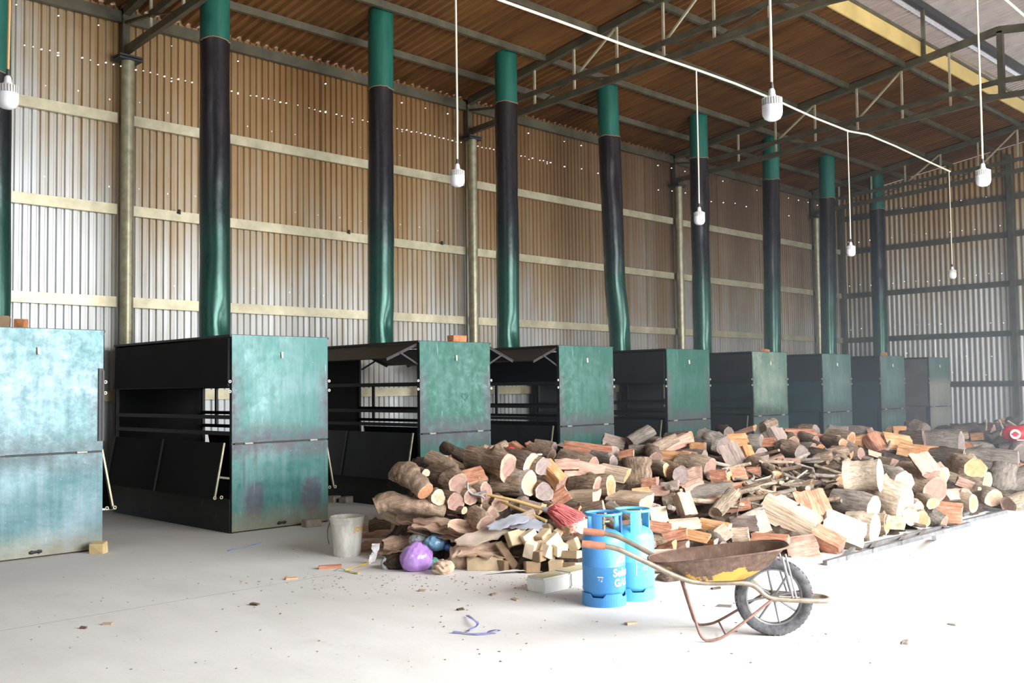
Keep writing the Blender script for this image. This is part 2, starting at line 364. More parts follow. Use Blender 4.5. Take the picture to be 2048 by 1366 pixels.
g = G('gas_pale', .32, 0., .5); p = g.obj(); a = g.noise(p, 5, 5, .6); g.col(g.ramp(a, [(.3, (.10, .42, .66)), (.7, (.14, .50, .72))])); MAT['gas_pale'] = g.m
simple('print_white', (.92, .94, .95), .5, 0, .03); simple('brass', (.28, .24, .15), .35, .8); simple('white_plastic', (.60, .61, .64), .35, 0, .03); simple('fin_grey', (.42, .42, .40), .4, 0, .08)
simple('cable_white', (.50, .46, .37), .5, 0, .06); simple('black_rubber', (.02, .02, .022), .6); simple('steel_light', (.30, .30, .31), .4, .4, .2, 14); simple('rebar', (.23, .13, .105), .75, .1, .3, 30)
g = G('barrow_rust', .55, .3); p = g.obj(); a = g.noise(p, 7, 6, .7); b = g.noise(g.map(p, (16, 16, 2)), 1.5, 5, .6)
z = g.sep(p)[2]; c = g.ramp(g.math('ADD', g.math('MULTIPLY', a, .6), g.math('MULTIPLY', b, .4)), [(.3, (.055, .034, .028)), (.55, (.15, .09, .065)), (.72, (.26, .19, .16))])
g.col(c); g.bump(a, .2, .01); MAT['barrow_rust'] = g.m
g = G('barrow_outside', .55, .15); p = g.obj(); a = g.noise(p, 6.5, 5, .6); b = g.noise(p, 24, 5, .7); zz = g.sep(p)[2]
f = g.math('ADD', a, g.rng(zz, .36, .5, .12, -.10)); c = g.mix(g.rng(f, .52, .56), g.ramp(b, [(.3, (.075, .045, .035)), (.7, (.20, .125, .09))]), (.55, .34, .07)); g.col(c); MAT['barrow_outside'] = g.m
simple('pipe_worn', (.25, .20, .15), .45, .4, .3, 18); simple('grip_rubber', (.42, .17, .10), .7, 0, .2, 20)
g = G('tyre', .8); p = g.obj(); a = g.noise(p, 18, 5, .7); g.col(g.ramp(a, [(.35, (.038, .038, .042)), (.65, (.125, .125, .13))])); MAT['tyre'] = g.m
simple('rim_steel', (.20, .205, .21), .45, .5, .2, 10); simple('bamboo', (.55, .38, .16), .5, 0, .2, 10); simple('bristle_red', (.66, .19, .19), .7, 0, .25, 30)
g = G('bucket_plastic', .5); p = g.obj(); a = g.noise(g.map(p, (3, 3, 1.2)), 3, 6, .7); g.col(g.ramp(a, [(.35, (.50, .48, .42)), (.6, (.74, .73, .68)), (.8, (.80, .79, .75))])); MAT['bucket_plastic'] = g.m
simple('print_orange', (.85, .45, .08), .5, 0, .2, 40); simple('foam_white', (.80, .80, .76), .8, 0, .08, 8, .2); simple('foam_yellowed', (.62, .56, .38), .85, 0, .15, 8, .2)
def film(name, col, tr=.35, rough=.18):
    g = G(name, rough, 0, .7); p = g.obj(); a = g.noise(p, 9, 5, .6); g.col(g.ramp(a, [(.35, tuple(x * .75 for x in col)), (.65, tuple(min(1, x * 1.2) for x in col))])); g.set('Transmission Weight', tr); g.bump(a, .7, .02); MAT[name] = g.m
film('bag_purple', (.46, .26, .66), .2); film('bag_blue', (.30, .58, .86), .25); film('bag_clear', (.78, .80, .86), .5); film('bag_white', (.88, .88, .92), .1); film('bag_green', (.16, .42, .36), .2); film('bag_navy', (.08, .16, .48), .1)
simple('strap_blue', (.22, .24, .48), .7, 0, .2, 30); simple('strap_pale', (.22, .36, .68), .6); simple('strap_yellow', (.80, .52, .05), .5); simple('sack_red', (.62, .03, .045), .45, 0, .2, 6); simple('paper', (.80, .79, .76), .8, 0, .08, 6); simple('brown_paper', (.50, .37, .27), .85, 0, .3, 10, .5)
simple('galv_frame', (.17, .175, .18), .55, .3, .25, 12); simple('brick_orange', (.48, .21, .09), .85, 0, .3, 14); simple('brick_grey', (.28, .24, .20), .85, 0, .25, 14); simple('block_yellow', (.62, .47, .24), .8, 0, .15, 10); simple('slot_white', (.78, .74, .62), .5); simple('metal_clear', (.66, .64, .58), .4, .6)
simple('tin_grey', (.38, .40, .46), .5, .3, .2, 4); simple('cream_paint', (.80, .79, .74), .6, 0, .1, 8)
# ------------------------------------------------------------------ the shed
WY, EX, SX = 13.3, 26.73, -3.2          # left wall plane, end wall plane, near wall plane
POSTX = [5.835, 12.216, 18.60, 24.98]
GIRTZ = [5.355, 4.106, 2.848, 1.58, .33]
RIDGE = 6.15
def roofz(y): return 6.86 + .15 * (13.2 - y)

fl = MB().box(SX, -9, -.25, EX + .3, WY + .2, 0); fl.put('floor', MAT['concrete'], kind='structure')

def corr_profile(width, pitch=.105, amp=.024, shape='trap'):
    pts = []; n = int(round(width / pitch))
    for i in range(n):
        x = i * pitch
        if shape == 'trap': pts += [(x, 0), (x + .052, 0), (x + .066, amp), (x + .091, amp)]
        else:
            for k in range(6): pts.append((x + pitch * k / 6, amp * .5 * (1 - math.cos(2 * PI * k / 6))))
    if shape == 'roof':
        pts = []
        for i in range(n): x = i * pitch; pts += [(x, 0), (x + pitch * .28, 0), (x + pitch * .5, amp), (x + pitch * .78, amp)]
    pts.append((n * pitch, 0)); pts.append((n * pitch + .03, 0))
    return pts
def sheet_data(name, prof, z0, z1, mat, top=None):
    vs = [(x, y, z0) for x, y in prof] + [(x, y, z1 if top is None else top(x)) for x, y in prof]
    n = len(prof); me = bpy.data.meshes.new(name)
    me.from_pydata(vs, [], [(i, i + 1, n + i + 1, n + i) for i in range(n - 1)]); me.materials.append(mat); return me

wl = empty('wall_left', (0, WY, 0), kind='structure')
prof = corr_profile(.945)
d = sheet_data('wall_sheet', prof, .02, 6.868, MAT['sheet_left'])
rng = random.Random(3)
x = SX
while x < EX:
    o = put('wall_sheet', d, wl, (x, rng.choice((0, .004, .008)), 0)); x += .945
def c_channel(mb, a, b, h, dep, into):           # a lipped channel seen from its web side
    a = Vector(a); b = Vector(b); into = Vector(into)
    t = .006
    ax = (b - a).normalized()
    for (o, hh, dd) in ((Vector((0, 0, 0)), h, t), (into * dep / 2 + Vector((0, 0, h / 2)), t, dep), (into * dep / 2 - Vector((0, 0, h / 2)), t, dep)):
        M = Matrix((ax, into, Vector((0, 0, 1)))).transposed().to_4x4(); M.translation = a + o
        mb.box(0, -dd / 2, -hh / 2, (b - a).length, dd / 2, hh / 2, 0, M)
edges = [SX] + POSTX + [EX]
for z in GIRTZ:
    for a, b in zip(edges, edges[1:]):
        mb = MB(); c_channel(mb, (a + (.09 if a > SX else 0), -.085, z - .065), (b - .09, -.085, z - .065), .135, .07, (0, 1, 0))
        mb.put('girt', MAT['zinc_channel'], wl)
mb = MB(); c_channel(mb, (SX, -.1, 6.70), (EX, -.1, 6.70), .15, .08, (0, 1, 0)); mb.put('eave_beam', MAT['truss_steel'], wl)
for px in POSTX:
    mb = MB(); mb.lathe([(.085, 0), (.085, 6.06)], 20, c=(px, -.19, 0)); p = mb.put('steel_post', MAT['zinc_pipe'], wl, 40)
    MB().box(px - .16, -.3, 6.06, px + .16, -.06, 6.085).box(px - .16, -.3, 6.1, px + .16, -.06, 6.125).put('cap_plate', MAT['dark_purlin'], p)
for (u, v) in ((351, 424), (690, 464), (876, 486)):   # small dark stubs on the second girt
    q = ony(u, v, WY); MB().tube([(q.x, -.1, q.z - .04), (q.x + .01, -.1, q.z + .02)], [.028, .02], 8).put('girt_clip', MAT['dark_purlin'], wl)

wb = empty('wall_back', (EX, 0, 0), kind='structure')
prof_s = corr_profile(.945, .135, .035, 'sine')
y = -1.2
while y < WY:
    me = sheet_data('wall_sheet', corr_profile(.945, .135, .026, 'sine'), .02, 7, MAT['sheet_end'], lambda xx, y=y: 6.86 + .15 * (13.2 - RIDGE - abs(y + xx - RIDGE)) - .02)
    for vtx in me.vertices: vtx.co = Vector((-vtx.co.y, vtx.co.x, vtx.co.z))
    put('wall_sheet', me, wb, (0.035, y, 0)); y += .945
ypost = onx(2035, 700, EX).y
yy = [WY - .03, ypost, ypost - 5.2, -1.2]
for z in [6.3] + GIRTZ:
    for a, b in zip(yy, yy[1:]):
        mb = MB(); c_channel(mb, (-.06, a - .05, z - .065), (-.06, b + .05, z - .065), .135, .07, (1, 0, 0)); mb.put('girt', MAT['truss_steel'], wb)
for yp in (WY - .12, ypost, ypost - 5.2):
    MB().box(-.2, yp - .06, 0, -.05, yp + .06, roofz(max(yp, RIDGE)) - .25).put('steel_post', MAT['truss_steel'], wb)
MB().box(-.05, -1.2, .2, 0.0, WY - .04, .36).put('base_channel', MAT['truss_steel'], wb)

# front side with its wide doorway, and the near side (both behind the camera)
wr = empty('wall_right', (0, -1.2, 0), kind='structure')
for (x0, z0, x1, z1) in ((SX, 0, 2.2, 6.86), (13.4, 0, 16.6, 6.86), (23.8, 0, EX, 6.86), (2.2, 5.2, 13.4, 6.86), (16.6, 3.3, 23.8, 6.86)):
    MB().box(x0, -.03, z0, x1, .03, z1).put('wall_sheet', MAT['sheet_end'], wr)
wf = MB().box(SX - .05, -1.2, 0, SX, WY, 6.8); wf.put('wall_front', MAT['sheet_end'], kind='structure')

ce = empty('ceiling', (0, 0, 0), kind='structure')
rp = corr_profile(.96, .16, .042, 'roof'); YE = 7.55
def roof_sheet(y0, y1, mat, x, zf):
    n = len(rp); ys = [y0, y1] if not isinstance(y0, list) else y0; vs = []
    for yy_ in ys: vs += [(a, yy_, zf(yy_) + b) for a, b in rp]
    me = bpy.data.meshes.new('roof_sheet'); me.from_pydata(vs, [], [(k * n + i, k * n + i + 1, (k + 1) * n + i + 1, (k + 1) * n + i) for k in range(len(ys) - 1) for i in range(n - 1)])
    me.materials.append(mat); return me
dA = roof_sheet(WY + .18, YE, MAT['roof_sheet_rust'], 0, roofz)
dB = roof_sheet(2 * RIDGE - YE, -1.5, MAT['roof_sheet_rust'], 0, lambda y: roofz(2 * RIDGE - y))
dM = roof_sheet([8.32, 8.1, 7.8, 7.5, RIDGE, 4.8, 4.0], None, MAT['roof_sheet_pale'], 0, lambda y: {8.32: 8.60, 8.1: 8.66, 7.8: 8.70, 7.5: 8.735}.get(y, 8.735 + .15 * (7.5 - RIDGE) - .15 * abs(y - RIDGE)))
x = SX
while x < EX:
    put('roof_sheet', dA, ce, (x, 0, 0)); put('roof_sheet', dB, ce, (x, 0, 0)); put('monitor_sheet', dM, ce, (x, 0, 0)); x += .96
for yp in (12.35, 11.22, 10.09, 8.96, 7.83):
    for s_ in (1, -1):
        y2 = yp if s_ > 0 else 2 * RIDGE - yp
        mb = MB(); c_channel(mb, (SX, y2, roofz(yp) - .055), (EX, y2, roofz(yp) - .055), .10, .06, (0, s_, 0)); mb.put('purlin', MAT['truss_steel'], ce)
for s_ in (1, -1):
    ya = YE if s_ > 0 else 2 * RIDGE - YE
    MB().box(SX, ya - .015, roofz(YE) - .02, EX, ya + .015, 7.97).put('fascia_board', MAT['fascia_yellow'], ce)
    MB().box(SX, ya - .05, 7.97, EX, ya + .05, 8.02).put('fascia_cap', MAT['truss_steel'], ce)
    yb = 7.5 if s_ > 0 else 2 * RIDGE - 7.5
    MB().box(SX, yb - .05, 8.58, EX, yb + .05, 8.72).put('monitor_purlin', MAT['dark_purlin'], ce)
    yc = yb + s_ * .16
    MB().box(SX, yc - .05, 8.60, EX, yc + .05, 8.615).put('monitor_flashing', MAT['bright_flashing'], ce)
def botz(y): return interp([(6.1, 6.64), (13.2, 6.20)], y) if y > RIDGE else interp([(-.9, 6.20), (6.2, 6.64)], y)
def rafz(y): return roofz(y if y > RIDGE else 2 * RIDGE - y) - .14
for px in POSTX:
    tr = put('roof_truss', None, ce, (px, 0, 0))
    for sg in (1, -1):
        Y = lambda y: y if sg > 0 else 2 * RIDGE - y
        P = lambda y, z, dx=0: (dx, Y(y), z)
        MB().bar(P(13.24, rafz(13.24) + .05), P(RIDGE, rafz(RIDGE) + .05), .10, .12).put('rafter', MAT['truss_steel'], tr)
        MB().bar(P(13.2, 6.22), P(RIDGE, botz(6.16)), .07, .10).put('bottom_chord', MAT['truss_steel'], tr)
        MB().bar(P(12.43, botz(12.43) + .27), P(RIDGE, botz(6.16) + .27), .06, .085).put('middle_chord', MAT['truss_steel'], tr)
        MB().bar(P(13.2, 6.08), P(13.2, 6.8), .1, .08).put('end_plate', MAT['truss_steel'], tr)
        MB().box(-.03, min(Y(7.46), Y(7.52)), rafz(7.5), .03, max(Y(7.46), Y(7.52)), 8.6).put('monitor_post', MAT['truss_steel'], tr)
        for k in range(8):
            yk = 12.43 - .90 * k
            if yk < RIDGE - .1: break
            if k == 7 and sg < 0: continue
            w_ = .10 if k == 7 else .035
            MB().bar(P(yk, botz(yk)), P(yk, rafz(yk) + .02), w_).put('web_post', MAT['zinc_channel'] if k < 7 else MAT['truss_steel'], tr)
            if k:
                a, b = (yk, yk + .9) if k % 2 else (yk + .9, yk)
                MB().bar(P(a, botz(a) + .02), P(b, botz(b) + .26), .022).put('web_link', MAT['truss_steel'], tr)
            if k in (3, 5, 7) or (k == 6 and sg < 0):
                y1 = yk + (.0 if k < 7 else .9); y0 = yk + .9 if k < 7 else yk
                MB().bar(P(y1, rafz(y1)), P(y0, botz(y0) + .27), .03).put('web_brace', MAT['zinc_channel'], tr)
        MB().bar(P(13.2, 6.62), P(12.43, botz(12.43) + .27), .04).put('web_link', MAT['truss_steel'], tr)

# ------------------------------------------------------------------ ovens
OY, OX0, ODX, OW, OD, OH = 9.949, 5.617, 2.685, 1.26, 3.0, 2.18
def dented(x0, x1, z0, z1, y, amp, seed, nx=14, nz=16, fold=None):
    r = random.Random(seed); bumps = [(r.uniform(x0, x1), r.uniform(z0, z1), r.uniform(.12, .35), r.uniform(-1, 1)) for _ in range(9)]
    vs = []
    for j in range(nz + 1):
        for i in range(nx + 1):
            x = x0 + (x1 - x0) * i / nx; z = z0 + (z1 - z0) * j / nz
            e = min(1, 6 * min(i, nx - i) / nx) * min(1, 6 * min(j, nz - j) / nz)
            d_ = sum(a * math.exp(-((x - bx) ** 2 + (z - bz) ** 2) / (s * s)) for bx, bz, s, a in bumps)
            if fold: d_ += fold * (math.sin(9 * x + 3 * math.sin(4 * z)) + .7 * math.sin(11 * x * (1 - .3 * z) + 2 * z + 1))
            vs.append((x, y - amp * d_ * (e if not fold else max(e, .35)), z))
    fs = [(j * (nx + 1) + i, j * (nx + 1) + i + 1, (j + 1) * (nx + 1) + i + 1, (j + 1) * (nx + 1) + i) for j in range(nz) for i in range(nx)]
    return vs, fs
def oven(i, paint, label, flap_l='down', flap_r='down', closed=False, amp=.008, fold=None, side='flap_dark', seed=0, base='base_plate'):
    x0 = OX0 + ODX * (i - 1)
    t = empty('smoke_oven', (x0, OY, 0), label=label, cat='oven', group='sheet metal ovens along the wall')
    A = lambda mb, n, m, par=t, **k: mb.put(n, MAT[m], par, **k)
    up = MB(); up.add(*dented(0, OW, .985, OH, -.004, amp, seed + i, fold=fold)); up.box(0, .004, .985, OW, .012, OH); A(up, 'upper_panel', paint, smooth=40)
    lo = MB(); lo.add(*dented(0, OW, .015, .965, -.004, amp * .6, seed + i + 50)); lo.box(0, .004, .015, OW, .012, .965); A(lo, 'lower_panel', 'paint_hazed' if fold else paint, smooth=40)
    hg = MB().box(.03, -.012, .968, OW - .03, .004, .982); A(hg, 'seam_strip', 'soot_frame')
    for hx in (.2, 1.05): A(MB().tube([(hx - .05, -.016, .975), (hx + .05, -.016, .975)], .011, 8), 'hinge', 'metal_clear')
    sl = MB().tube([(.63, -.012, 2.0), (.632, -.016, 1.93)], [.014, .012], 8); A(sl, 'peep_slot', 'slot_white')
    A(MB().tube([(.57, -.012, .055), (.68, -.012, .06)], .013, 8).box(.585, -.02, .04, .60, .0, .075).box(.65, -.02, .04, .665, .0, .075), 'door_latch', 'soot_frame')
    # frame
    for fx in (.02, OW - .02):
        for fy in (.03, OD - .02):
            A(MB().box(fx - .02, fy - .02, 0, fx + .02, fy + .02, OH - .01), 'corner_post', 'soot_frame')
    rf = MB().box(-.02, .0, OH - .02, OW + .02, OD + .01, OH + .006); A(rf, 'roof_plate', 'soot_frame')
    A(MB().box(.0, OD - .02, 0, OW, OD, OH - .02), 'back_plate', 'soot')
    A(MB().box(.03, .06, .34, OW - .03, OD - .03, .37), 'hearth_plate', 'soot')
    for s_, sx in ((-1, 0.), (1, OW)):
        X = lambda d_, sx=sx, s_=s_: sx + s_ * d_
        B = lambda d0, y0, z0, d1, y1, z1: MB().box(min(X(d0), X(d1)), y0, z0, max(X(d0), X(d1)), y1, z1)
        A(B(-.01, .03, 0., .012, OD, .37), 'base_plate', base)
        for z in (1.09, 1.27): A(B(-.03, .05, z - .022, .004, OD - .04, z + .022), 'side_rail', 'soot_frame')
        A(B(-.03, .05, 1.60, .004, OD - .04, 1.645), 'side_rail', 'soot_frame')
        for y in ((2.62,) if s_ > 0 else ()): A(B(-.03, y - .02, 1.09, .0, y + .02, 1.62), 'window_bar', 'soot_frame')
        if closed: A(B(-.006, .05, 1.0, .006, OD - .04, 1.62), 'middle_panel', side)
        fl_ = flap_l if s_ < 0 else flap_r
        fp = MB(); zt, hh = 2.14, .53
        ang = math.radians({'down': 1, 'up': 68, 'half': 40}[fl_])
        top = Vector((X(.012), 0, zt)); out = Vector((s_ * math.sin(ang), 0, -math.cos(ang))); nrm = Vector((s_ * math.cos(ang), 0, math.sin(ang)))
        q = []
        for dn in (0, .012):
            for y in (.04, OD - .05):
                for l in (0, hh): q.append(top + out * l + nrm * dn + Vector((0, y, 0)))
        fp.add(q, [(0, 2, 3, 1), (4, 5, 7, 6), (0, 1, 5, 4), (2, 6, 7, 3), (0, 4, 6, 2), (1, 3, 7, 5)])
        f_ = A(fp, 'upper_flap', 'soot_brown' if fl_ != 'down' else ('flap_dark' if closed and side == 'side_teal' else side))
        for y in (.06, OD - .07): A(MB().bar(top + Vector((0, y, 0)) - nrm * .012, top + out * hh + Vector((0, y, 0)) - nrm * .012, .028), 'flap_rib', 'soot_frame', f_)
        if fl_ == 'up':
            for y in (.05, OD - .06): A(MB().bar(Vector((X(.0), y, 1.88)), top + out * .30 + Vector((0, y, 0)), .024), 'flap_prop', 'soot_frame')
        # lower flap leans out on its hinges
        a2 = math.radians(0.5 if closed else 11); zt2, h2 = .985, .62
        top2 = Vector((X(.016), 0, zt2)); o2 = Vector((s_ * math.sin(a2), 0, -math.cos(a2))); n2 = Vector((s_ * math.cos(a2), 0, math.sin(a2))); q = []
        for dn in (0, .01):
            for y in (.10, OD - .08):
                for l in (0, h2): q.append(top2 + o2 * l + n2 * dn + Vector((0, y, 0)))
        f2 = A(MB().add(q, [(0, 2, 3, 1), (4, 5, 7, 6), (0, 1, 5, 4), (2, 6, 7, 3), (0, 4, 6, 2), (1, 3, 7, 5)]), 'lower_flap', side)
        if not closed:
            for y in (.10, 1.55, OD - .09): A(MB().bar(top2 + Vector((0, y, 0)) + n2 * .02, top2 + o2 * h2 + Vector((0, y, 0)) + n2 * .02, .018), 'flap_rib', 'zinc_pipe' if y < .2 else 'soot_frame', f2)
            e = top2 + o2 * (h2 - .02) + Vector((0, .08, 0))
            A(MB().torus(tuple(e + Vector((s_ * .03, 0, 0))), .015, .006, 'y', 12, 6), 'latch_ring', 'zinc_channel', f2)
            A(MB().torus(tuple(e + Vector((-s_ * .05, 0, 0))), .015, .006, 'y', 12, 6), 'latch_ring', 'zinc_channel', f2)
        for z in (1.665, 1.555):
            A(MB().torus((X(.024), .0, z), .013, .005, 'y', 12, 6), 'latch_ring', 'metal_clear')
        if i == 0 and s_ > 0: A(MB().box(OW - .05, -.02, 1.08, OW + .0, -.008, 1.80).box(OW - .018, -.026, 1.08, OW + .004, -.02, 1.78, 0), 'latch_bar', 'soot_frame')
    return t
oven(0, 'paint_pale', 'pale scratched green oven cut off by the left edge, nearest of all', side='soot', amp=.016)
oven(1, 'paint_teal', 'nearest whole green oven, black open side, pale front with a sooty foot', side='soot', amp=.009)
oven(2, 'paint_green', 'green oven with a chalk heart on its front and side flap propped up', 'up', 'up', amp=.006)
oven(3, 'paint_green', 'dark green oven with raised flaps, behind the left end of the log heap', 'up', 'down', amp=.006)
oven(4, 'paint_green', 'green oven with a dented glossy front, right of the raised flap ovens', amp=.014)
oven(5, 'paint_shiny', 'oven with a badly crumpled shiny front sheet', amp=.02, fold=.034)
oven(6, 'paint_hazed', 'closed dull green oven right of the crumpled one', closed=True, side='side_teal', base='side_teal', amp=.012)
oven(7, 'paint_hazed', 'smooth grey green oven, last but one before the end wall', closed=True, side='side_teal', base='side_teal', amp=.005)
oven(8, 'paint_ash', 'ash stained farthest oven beside the grey end wall', closed=True, side='side_ash', base='side_ash', amp=.005)
# chalk heart on the second whole oven
hx = OX0 + ODX + .0
o_ = [o for o in C.objects if o.name.startswith('smoke_oven') and o.get('label', '').find('heart') > 0][0]
c0 = ony(930, 793, OY) - Vector((hx, OY, 0)); pts = []
for k in range(41):
    t_ = 2 * PI * k / 40; pts.append((c0.x + .0056 * 16 * math.sin(t_) ** 3 * .62, -.016, c0.z + .0056 * .62 * (13 * math.cos(t_) - 5 * math.cos(2 * t_) - 2 * math.cos(3 * t_) - math.cos(4 * t_))))
simple('chalk', (.12, .27, .22), .9, 0, .1, 30)
MB().tube(pts, .0028, 5).put('chalk_heart', MAT['chalk'], o_)

# ------------------------------------------------------------------ flues
FY = 11.55
def flue(i, ub, ut, vs_, r, label, kink=None):
    zb, zt = OH + .006, roofz(FY) + .12
    pb = ony(ub, 690, FY); xb = pb.x
    xt = ony(ut, 150 if i < 3 else 320, FY).x
    zs = ony(ut, vs_, FY).z
    zz_ = 7.0
    t = empty('stove_flue', (xb, FY, zb), label=label, cat='flue', group='flue pipes over the ovens')
    rnd = random.Random(i * 7 + 1)
    cx = lambda z: (xt - xb) * (z + zb - 2.2) / 4.6 if not kink else (0 if z < kink[0] else kink[1] * min(1, (z - kink[0]) / .8) + (xt - xb - kink[1]) * max(0, (z - kink[0] - .8) / 3.2))
    n, H = 28, zs - zb; NZ = 34
    dents = [(rnd.uniform(-2.9, -.4), rnd.uniform(.1, H), rnd.uniform(.12, .5), rnd.uniform(.004, .014)) for _ in range(8)]
    dents.append((-1.45 + rnd.uniform(-.3, .1), rnd.uniform(.15, .3), .22, .05 if i in (1, 2, 3, 4) else .02))
    vs = []
    for j in range(NZ + 1):
        z = H * j / NZ; wob = .003 * math.sin(3 * z + i)
        for k in range(n):
            a = 2 * PI * k / n
            rr = r + wob + .003 * math.sin(2 * a + z * 1.3 + i)
            for (da, dz, s, am) in dents:
                dd = ((math.atan2(math.sin(a - da), math.cos(a - da)) * r / (s * .55)) ** 2 + ((z - dz) / s) ** 2); rr -= am * math.exp(-dd * 1.6)
            vs.append((cx(z) + rr * math.cos(a), rr * math.sin(a), z))
    lw = MB().add(vs, [(j * n + k, j * n + (k + 1) % n, (j + 1) * n + (k + 1) % n, (j + 1) * n + k) for j in range(NZ) for k in range(n)])
    lw.put('lower_pipe', MAT['flue_lower'], t, 50)
    x1, x2 = cx(H), cx(zt - zb)
    MB().tube([(x1, 0, H - .02), ((x1 + x2) / 2, 0, (H + zt - zb) / 2), (x2, 0, zt - zb)], r - .004, n).put('upper_pipe', MAT['flue_upper'], t, 50)
    ring = []
    for k in range(n):
        a = 2 * PI * k / n; ring.append(Vector((x1 + (r + .002) * math.cos(a), (r + .002) * math.sin(a), H + .012 * math.sin(3 * a + i) + rnd.uniform(-.01, .01))))
    MB().tube(ring + [ring[0]], .008, 6).put('torn_seam', MAT['seam_rust'], t)
    MB().lathe([(r + .03, 0), (r + .03, .012), (r + .004, .03)], n, closed=True).put('base_collar', MAT['soot_frame'], t)
FL = [(0, -18, -18, 150, 'flue cut off by the left edge of the photo, dark green'), (1, 429.5, 429.5, 84, 'nearest whole flue pipe, black above and green at its foot, before the steel post'),
      (2, 762, 762, 180, 'flue rising from the chalk heart oven, dented silvery foot'), (3, 1017, 1014, 209, 'flue behind the second lamp cord, pinched shiny foot'),
      (4, 1240, 1218, 276, 'crooked flue leaning left with a buckled foot'), (5, 1405, 1398, 318, 'flue directly behind a thin white lamp cord'),
      (6, 1545, 1542, 361, 'flue over the crumpled oven, below the big near lamp'), (7, 1658, 1653, 397, 'flue over the closed dull green oven beside the last wall post'),
      (8, 1762, 1751, 419, 'farthest flue, near the corner of the end wall')]
for i, ub, ut, vs_, lab in FL:
    flue(i, ub, ut, vs_, .19 if i != 4 else .2, lab, (.35, -.1) if i == 4 else None)
# ------------------------------------------------------------------ lamps and their cords
def text_mesh(s, size, off=0.0):
    cu = bpy.data.curves.new('t', 'FONT'); cu.body = s; cu.size = size; cu.offset = off; cu.resolution_u = 3; cu.align_x = 'CENTER'
    o = bpy.data.objects.new('t', cu); C.objects.link(o); dg = bpy.context.evaluated_depsgraph_get(); e = o.evaluated_get(dg); me = e.to_mesh()
    vs = [tuple(v.co) for v in me.vertices]; fs = [tuple(p.vertices) for p in me.polygons]; e.to_mesh_clear()
    bpy.data.objects.remove(o); bpy.data.curves.remove(cu); return vs, fs
def wrap(vs, r, a0, z0, taper=0): return [((r + taper * (z0 + y)) * math.cos(a0 + x / r), (r + taper * (z0 + y)) * math.sin(a0 + x / r), z0 + y) for x, y, _ in vs]

simple('cord_brown', (.42, .24, .10), .5, 0, .1); ROWB, ROWA = 6.15, 3.05; ZA = ony(2012, 0, ROWA).z
def lamp(u, vb, Y, vtop, label, ztop=None, cord='cable_white'):
    p = ony(u, vb, Y); t = empty('pendant_lamp', p, label=label, cat='lamp', group='hanging bulb lamps')
    MB().lathe([(.0, .0), (.028, .003), (.047, .014), (.057, .032), (.06, .05), (.06, .088)], 24).put('diffuser', MAT['white_plastic'], t, 40)
    hs = MB().lathe([(.0605, .088), (.0605, .092), (.054, .094), (.053, .132), (.046, .142), (.026, .15), (.02, .165), (.0185, .185), (.012, .196), (0, .197)], 24); 
    hs.put('heat_sink', MAT['white_plastic'], t, 40)
    fn = MB()
    for k in range(24):
        a = 2 * PI * k / 24; ca, sa = math.cos(a), math.sin(a); M = Matrix.Rotation(a, 4, 'Z'); fn.box(.05, -.0022, .094, .0605, .0022, .136, 0, M)
    fn.put('fins', MAT['fin_grey'], t)
    MB().lathe([(0, .19), (.011, .19), (.013, .2), (.009, .235), (0, .24)], 10).put('socket', MAT['black_rubber'], t, 40)
    zt = (ztop if ztop is not None else ony(u, vtop, Y).z) - p.z
    xt = ony(u if vtop is None or ztop is not None else u, vb, Y).x - p.x
    MB().tube([(0, 0, .235), (.004, 0, .6), (0.0, 0, zt)], .0085, 8).put('cord', MAT[cord], t, 60)
    return p
PB = []
for u, vb, vtop, lab in ((15, 218, None, 'lamp at the left edge of the photo on a brown cord'), (915, 374, None, 'lamp hanging left of the third flue'),
                         (1399, 450, 140, 'small lamp hanging in front of a flue, first under the sagging cable'), (1702, 513, 262, 'small lamp hanging by the far corner, between two flues'),
                         (1905, 558, 343, 'smallest and farthest lamp, at the end of the sagging cable')):
    PB.append(lamp(u, vb, ROWB, vtop, lab, None if vtop else 5.0, 'cord_brown' if u == 15 else 'cable_white'))
lamp(1545, 242, ROWA, None, 'nearest and largest lamp, high in the middle right', ZA); lamp(1967, 373, ROWA, None, 'big lamp at the right edge under the roof truss', ZA)
pts = [(-3.0, ROWB, 5.02), (2.0, ROWB, 5.0), (PB[1].x, ROWB, 5.0)] + [ony(u, v, ROWB) for u, v in ((1000, 0), (1120, 43), (1260, 94), (1395, 140), (1470, 167), (1560, 204), (1630, 236), (1696, 262), (1735, 269), (1790, 292), (1850, 320), (1900, 343))]
MB().tube(pts, .014, 8).put('sagging_cable', MAT['cable_white'], None, 60, label='white lamp cable sagging across the shed under the roof', cat='cable')
qa = [ony(u, v, ROWA) for u, v in ((2012, 0), (2048, 31))]; za = qa[0].z
MB().tube([(-3, ROWA, za + .02), (qa[0].x - .4, ROWA, za + .02), qa[0], (qa[1].x, ROWA, qa[1].z), (qa[1].x + 3, ROWA, qa[1].z - .12)], .012, 8).put('lamp_cable', MAT['cable_white'], None, 60, label='white lamp cable crossing the upper right corner', cat='cable')

